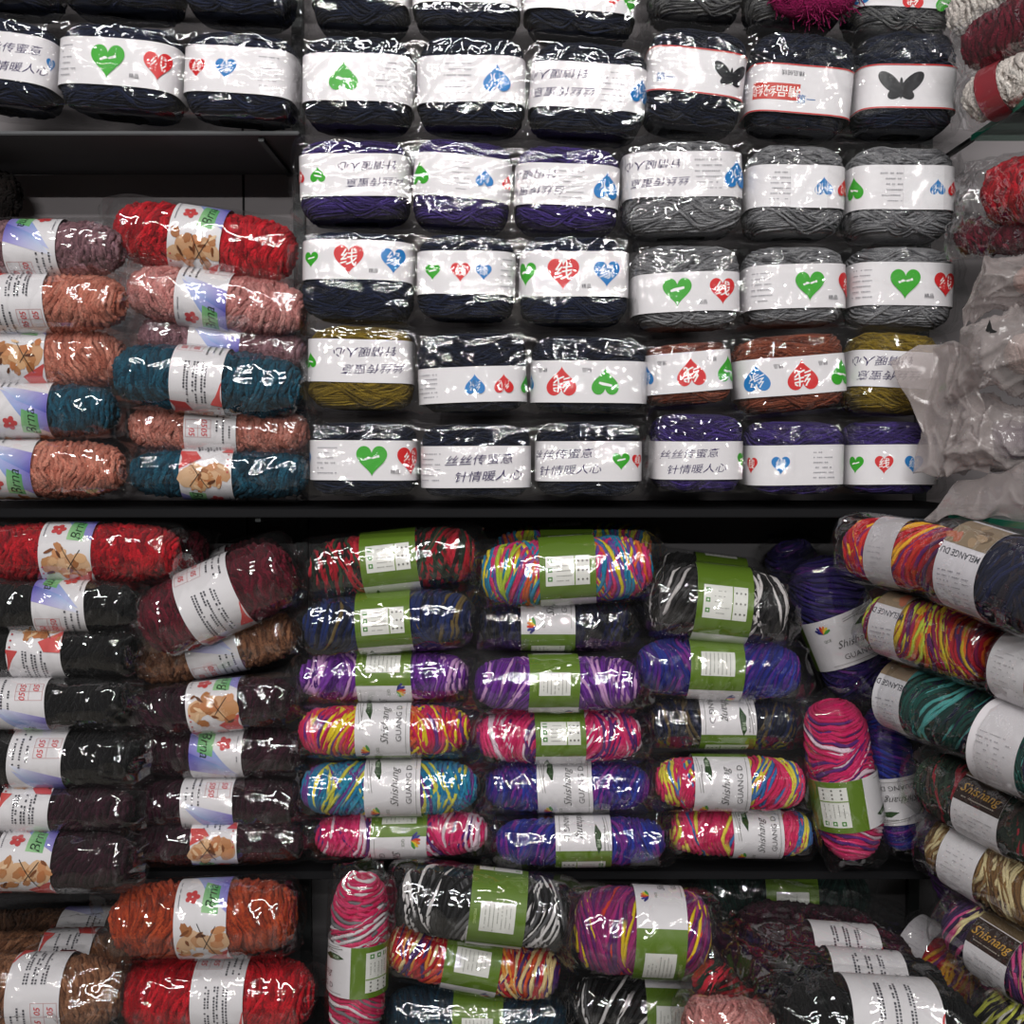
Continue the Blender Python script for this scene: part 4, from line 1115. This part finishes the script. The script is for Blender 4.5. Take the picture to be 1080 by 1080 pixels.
# big loose bags round several skeins
def loose_bag(seed, skeins, label, pad=.010, mat=None, crumple=1.0, group=None, tail=None):
    """one loose clear bag stretched over several skeins: convex hull of their outlines, refined and crumpled"""
    import bmesh
    rng = np.random.default_rng(seed); nz, nz2 = Noise(rng), Noise(rng)
    pts = []
    for k in skeins:
        M, h, R = SK[k]
        for s in (-h, -h * .6, 0, h * .6, h):
            for a in np.linspace(0, 2 * math.pi, 14, endpoint=False):
                rr = (R + pad) * (.8 if abs(s) == h else 1)
                pts.append(M @ Vector((s + math.copysign(pad, s) * (abs(s) == h), rr * math.cos(a), rr * math.sin(a))))
    for p in tail or []: pts.append(Vector(p))
    bm = bmesh.new()
    for p in pts: bm.verts.new(p)
    r = bmesh.ops.convex_hull(bm, input=bm.verts[:])
    bmesh.ops.delete(bm, geom=[v for v in bm.verts if not v.link_faces], context='VERTS')
    bmesh.ops.triangulate(bm, faces=bm.faces[:])
    for _ in range(5):
        long = [e for e in bm.edges if e.calc_length() > .008]
        if not long: break
        bmesh.ops.subdivide_edges(bm, edges=long, cuts=1)
        bmesh.ops.triangulate(bm, faces=[f for f in bm.faces if len(f.verts) > 3])
    bmesh.ops.smooth_vert(bm, verts=bm.verts[:], factor=.5, use_axis_x=True, use_axis_y=True, use_axis_z=True)
    bm.normal_update()
    V = np.array([v.co[:] for v in bm.verts]); Nn = np.array([v.normal[:] for v in bm.verts])
    d = crumple * (.0055 * nz.ridge(V, 75) ** 2.2 + .003 * nz2.ridge(V, 180) ** 2)
    V = V + Nn * d[:, None]
    bm.verts.index_update()
    T = np.array([[v.index for v in f.verts] for f in bm.faces]); bm.free()
    base = np.array([V[:, 0].mean(), V[:, 1].mean(), V[:, 2].min()])
    o = link('plastic_bag', mesh('loose_film', V - base, T=T, mat=mat or M_FILM)); o.location = base
    return tag(o, label, 'plastic bag', group)
loose_bag(91, E1, 'loose clear bag around the brown skeins in the bottom left corner', .012)
loose_bag(92, XB, 'big loose clear bag around the black and plum skeins', .017, tail=[P(742, 960, .02), P(750, 985, -.03)])

# frosted white bags on the side shelf
M_FROST = mat_film('frosted_film', haze=.33, rough=.16, bscale=24, bstr=.5, tint=(.9, .88, .88), boost=1.8, hcol=(.54, .48, .47))
M_PINKWOOL = mat_yarn('pale_pink_wool', 300, .8, .12)
def frosted(seed, px, py, y, w, h, d, rot, label, content=None, crumple=1.0, knot=None):
    """crumpled half-filled frosted bag with a gathered, torn mouth"""
    rng = np.random.default_rng(seed); nz, nz2 = Noise(rng), Noise(rng)
    c = P(px, py, y); s = SC(c)
    a, cz = w / 2 * s, h / 2 * s
    n, m = 90, 110
    u = np.linspace(-1, 1, n); th = np.linspace(0, 2 * math.pi, m, endpoint=False)
    Uu, Th = np.meshgrid(u, th, indexing='ij')
    g = np.clip(1 - np.abs(Uu) ** 3.2, 0, 1) ** (1 / 2.2)
    mouth = np.clip((-Uu - .35) / .65, 0, 1)            # left end: flattened open mouth
    gy = g * (1 - .75 * mouth); gz_ = np.maximum(g, mouth * .62)
    X = Uu * a; Y = -d * gy * np.cos(Th); Z = cz * gz_ * np.sin(Th)
    pts = np.stack([X, Y, Z], -1).reshape(-1, 3)
    nr = np.stack([0 * X, -np.cos(Th), np.sin(Th)], -1).reshape(-1, 3)
    D = crumple * (.012 * nz.ridge(pts * [1, .6, 1], 70) ** 1.7 + .006 * nz2.ridge(pts[:, ::-1], 150) ** 2 + .0018 * nz.ridge(pts, 380) ** 2 - .008)
    pts += nr * D[:, None]
    mo = mouth.ravel()
    pts[:, 0] += mo * .018 * nz2(pts * np.array([0, 1, 1]), 60); pts[:, 1] += mo * .02 * nz(pts, 45); pts[:, 2] -= mo ** 2 * .03
    t = thing('frosted_plastic_bag', label, 'plastic bag', 'crumpled white plastic bags on the side shelf', M=Matrix.Translation(c) @ Matrix.Rotation(math.radians(rot), 4, 'Y') @ Matrix.Rotation(math.radians(-38), 4, 'Z'))
    link('bag_film', mesh('frosted', pts, grid_quads(n, m, True), mat=M_FROST), t)
    if knot is not None:
        kk = Print(); kk.poly([(0, 0), (.003, .010), (.006, .001), (.012, -.002), (.004, -.003)], '#151515')
        def fm(uu, vv, o): return np.stack([knot[0] * a + uu, 0 * uu - d * knot[2] - .004 - o, knot[1] * cz + vv], 1)
        V, T, C = kk.mapped(fm)
        link('black_mark', mesh('mark', V, T=T, col=C, mat=M_PAPER), t, 'black printed mark')
def filling(seed, px, py, y, w, h, colour, label):
    rng = np.random.default_rng(seed); nz = Noise(rng)
    c = P(px, py, y); s = SC(c)
    th, ph = np.meshgrid(np.linspace(0, 2 * math.pi, 60, endpoint=False), np.linspace(0, math.pi, 36))
    d = np.stack([np.sin(ph) * np.cos(th), np.sin(ph) * np.sin(th) * .8, np.cos(ph)], -1).reshape(-1, 3)
    V = d * np.array([w / 2 * s, w / 2 * s, h / 2 * s]) * (1 + .06 * nz(d, 3.5) + .03 * nz(d, 9))[:, None]
    C = lin(colour) * (1 + .12 * nz(d, 12))[:, None]
    core = (V, grid_quads(36, 60, True), C)
    # loose windings over the ball
    parts = [core]
    for k in range(3):
        T = np.linspace(0, 2 * math.pi * 14, 14 * 36); z = np.linspace(-.9, .9, len(T)) * .8 + .18 * np.sin(T + k * 2)
        rr = np.sqrt(np.clip(1 - z ** 2, .02, 1))
        q = np.stack([rr * np.cos(T), .8 * rr * np.sin(T), z], 1)
        if k == 1: q = q[:, [2, 0, 1]]
        nn = q / np.linalg.norm(q, axis=1)[:, None]
        q = q * np.array([w / 2 * s, w / 2 * s, h / 2 * s]) * 1.03
        parts.append(tube(q, nn, .003, np.tile(lin(colour), (len(T), 1)) * (1 + .1 * np.sin(T))[:, None], 5, rng, .2))
    V, Q, C = join(parts)
    t = thing('yarn_ball', label, 'yarn ball', 'yarn balls seen through the white bags', loc=c)
    link('yarn', mesh('loose_ball', V, Q, col=C, mat=M_PINKWOOL), t)
filling(71, 1096, 296, -.10, 44, 30, '#cfa69b', 'pale pink yarn ball inside the uppermost white plastic bag')
filling(72, 1090, 374, -.11, 52, 44, '#c9b3ac', 'dusty white yarn ball inside the large white bag on the side shelf')
filling(73, 1066, 464, -.07, 48, 40, '#6f5f74', 'mauve yarn ball inside the lowest large white bag')
frosted(81, 1082, 292, -.12, 160, 52, .042, -5, 'uppermost crumpled white plastic bag below the red skeins, with flattened mouth', crumple=.8)
frosted(82, 1086, 370, -.13, 170, 84, .05, 4, 'large crumpled white plastic bag with a small black mark', knot=(-.35, .35, .95), crumple=1)
frosted(83, 1060, 463, -.09, 160, 76, .048, 8, 'lowest large white plastic bag on the glass side shelf', crumple=1)

def flap(seed, corners, label, nx=60, nyy=60, amp=.008, thick=.0012, bend=.03):
    """a hanging piece of frosted bag: two layers of film, crumpled and bent"""
    rng = np.random.default_rng(seed); nz, nz2 = Noise(rng), Noise(rng)
    c = [P(*p) for p in corners]
    a = np.linspace(0, 1, nx)[:, None, None]; b = np.linspace(0, 1, nyy)[None, :, None]
    G = (1 - a) * (1 - b) * c[0] + a * (1 - b) * c[1] + a * b * c[2] + (1 - a) * b * c[3]
    pts = G.reshape(-1, 3)
    A = np.broadcast_to(a[..., 0], (nx, nyy)).ravel(); B = np.broadcast_to(b[..., 0], (nx, nyy)).ravel()
    edge = np.minimum(np.minimum(A, 1 - A), np.minimum(B, 1 - B)) * 2
    off = amp * nz.ridge(pts, 60) ** 2 + amp * .5 * nz2.ridge(pts, 150) ** 2
    bulge = bend * np.sin(math.pi * A) * np.sin(math.pi * B)
    jag = np.stack([nz(pts, 70) * .004, 0 * A, nz2(pts, 80) * .004], 1) * (1 - edge)[:, None]
    f = pts + jag; f[:, 1] -= off + bulge + thick / 2
    k = pts + jag; k[:, 1] -= off - thick / 2 + bulge * .2 * 0 + bulge - .004 * np.clip(edge, 0, 1)
    V = np.concatenate([f, k]); q = grid_quads(nx, nyy); Q = [q, q[:, ::-1] + len(f)]
    rim = np.concatenate([np.arange(nyy), np.arange(1, nx) * nyy + nyy - 1, (nx - 1) * nyy + np.arange(nyy - 2, -1, -1), np.arange(nx - 2, 0, -1) * nyy])
    r2 = np.roll(rim, -1)
    Q.append(np.stack([rim, rim + len(f), r2 + len(f), r2], 1))
    base = V.mean(0)
    o = link('frosted_plastic_bag', mesh('flap_film', V - base, np.concatenate(Q), mat=M_FROST)); o.location = base
    tag(o, label, 'plastic bag', 'crumpled white plastic bags on the side shelf')
flap(61, [(985, 363, -.03), (1030, 372, -.1), (1046, 500, -.1), (962, 500, -.03)], 'empty white plastic bag hanging down beside the olive ball', amp=.006, bend=.012)
flap(62, [(968, 368, -.02), (1010, 372, -.04), (984, 470, -.04), (938, 384, -.015)], 'torn white plastic bag tip lying over the olive ball', amp=.004, bend=.01)
flap(63, [(1010, 508, -.06), (1100, 478, -.2), (1110, 552, -.2), (968, 548, -.05)], 'flat white plastic bag lying over the top of the side stack', amp=.006, bend=.012)
# pale pink skein at the bottom
chen('pale pink chenille skein end at the bottom frame edge in front of the zebra skein', (722, 1092), (820, 1100), 36, -.11, 'pink', None, 0)

# ================================================================== light
w = bpy.data.worlds.new('room'); scn.world = w; w.use_nodes = True
bg = w.node_tree.nodes['Background']; bg.inputs[0].default_value = (1, .96, .95, 1); bg.inputs[1].default_value = .075

def area_light(name, loc, rot, sx, sy, power, col=(1, .98, .96)):
    l = bpy.data.lights.new(name, 'AREA'); l.shape = 'RECTANGLE'; l.size = sx; l.size_y = sy; l.energy = power; l.color = col
    o = bpy.data.objects.new(name, l); COL.objects.link(o); o.location = loc; o.rotation_euler = rot
    return o
def aim(o, tgt):
    o.rotation_euler = (Vector(tgt) - o.location).to_track_quat('-Z', 'Y').to_euler()
for k, (x, y, z, e) in enumerate(((-.3, -1.3, 2.7, 15), (-.1, -2.2, 2.7, 22), (-.3, -3.6, 2.7, 32), (.1, -6.5, 2.7, 120))):  # the last, farthest one is an added fill that lifts the back panel
    o = area_light('ceiling_tube_or_fill', (x, y, z), (0, 0, 0), 1.5, .05, e)
    aim(o, (x * .3, 0, 1.3))

# ================================================================== camera
cd = bpy.data.cameras.new('camera'); cam = bpy.data.objects.new('camera', cd); COL.objects.link(cam)
cam.location = CAM; cam.rotation_euler = (math.pi / 2 - PITCH, 0, 0)
cd.sensor_width = 36; cd.lens = 36 * F / 1080; cd.clip_start = .05
scn.camera = cam
vs = scn.view_settings
vs.view_transform = 'Standard'; vs.look = 'None'; vs.gamma = 1; vs.use_curve_mapping = False; vs.exposure = -0.16
scn.cycles.max_bounces = 10; scn.cycles.transparent_max_bounces = 24; scn.cycles.diffuse_bounces = 3; scn.cycles.glossy_bounces = 3
scn.cycles.caustics_reflective = False; scn.cycles.caustics_refractive = False
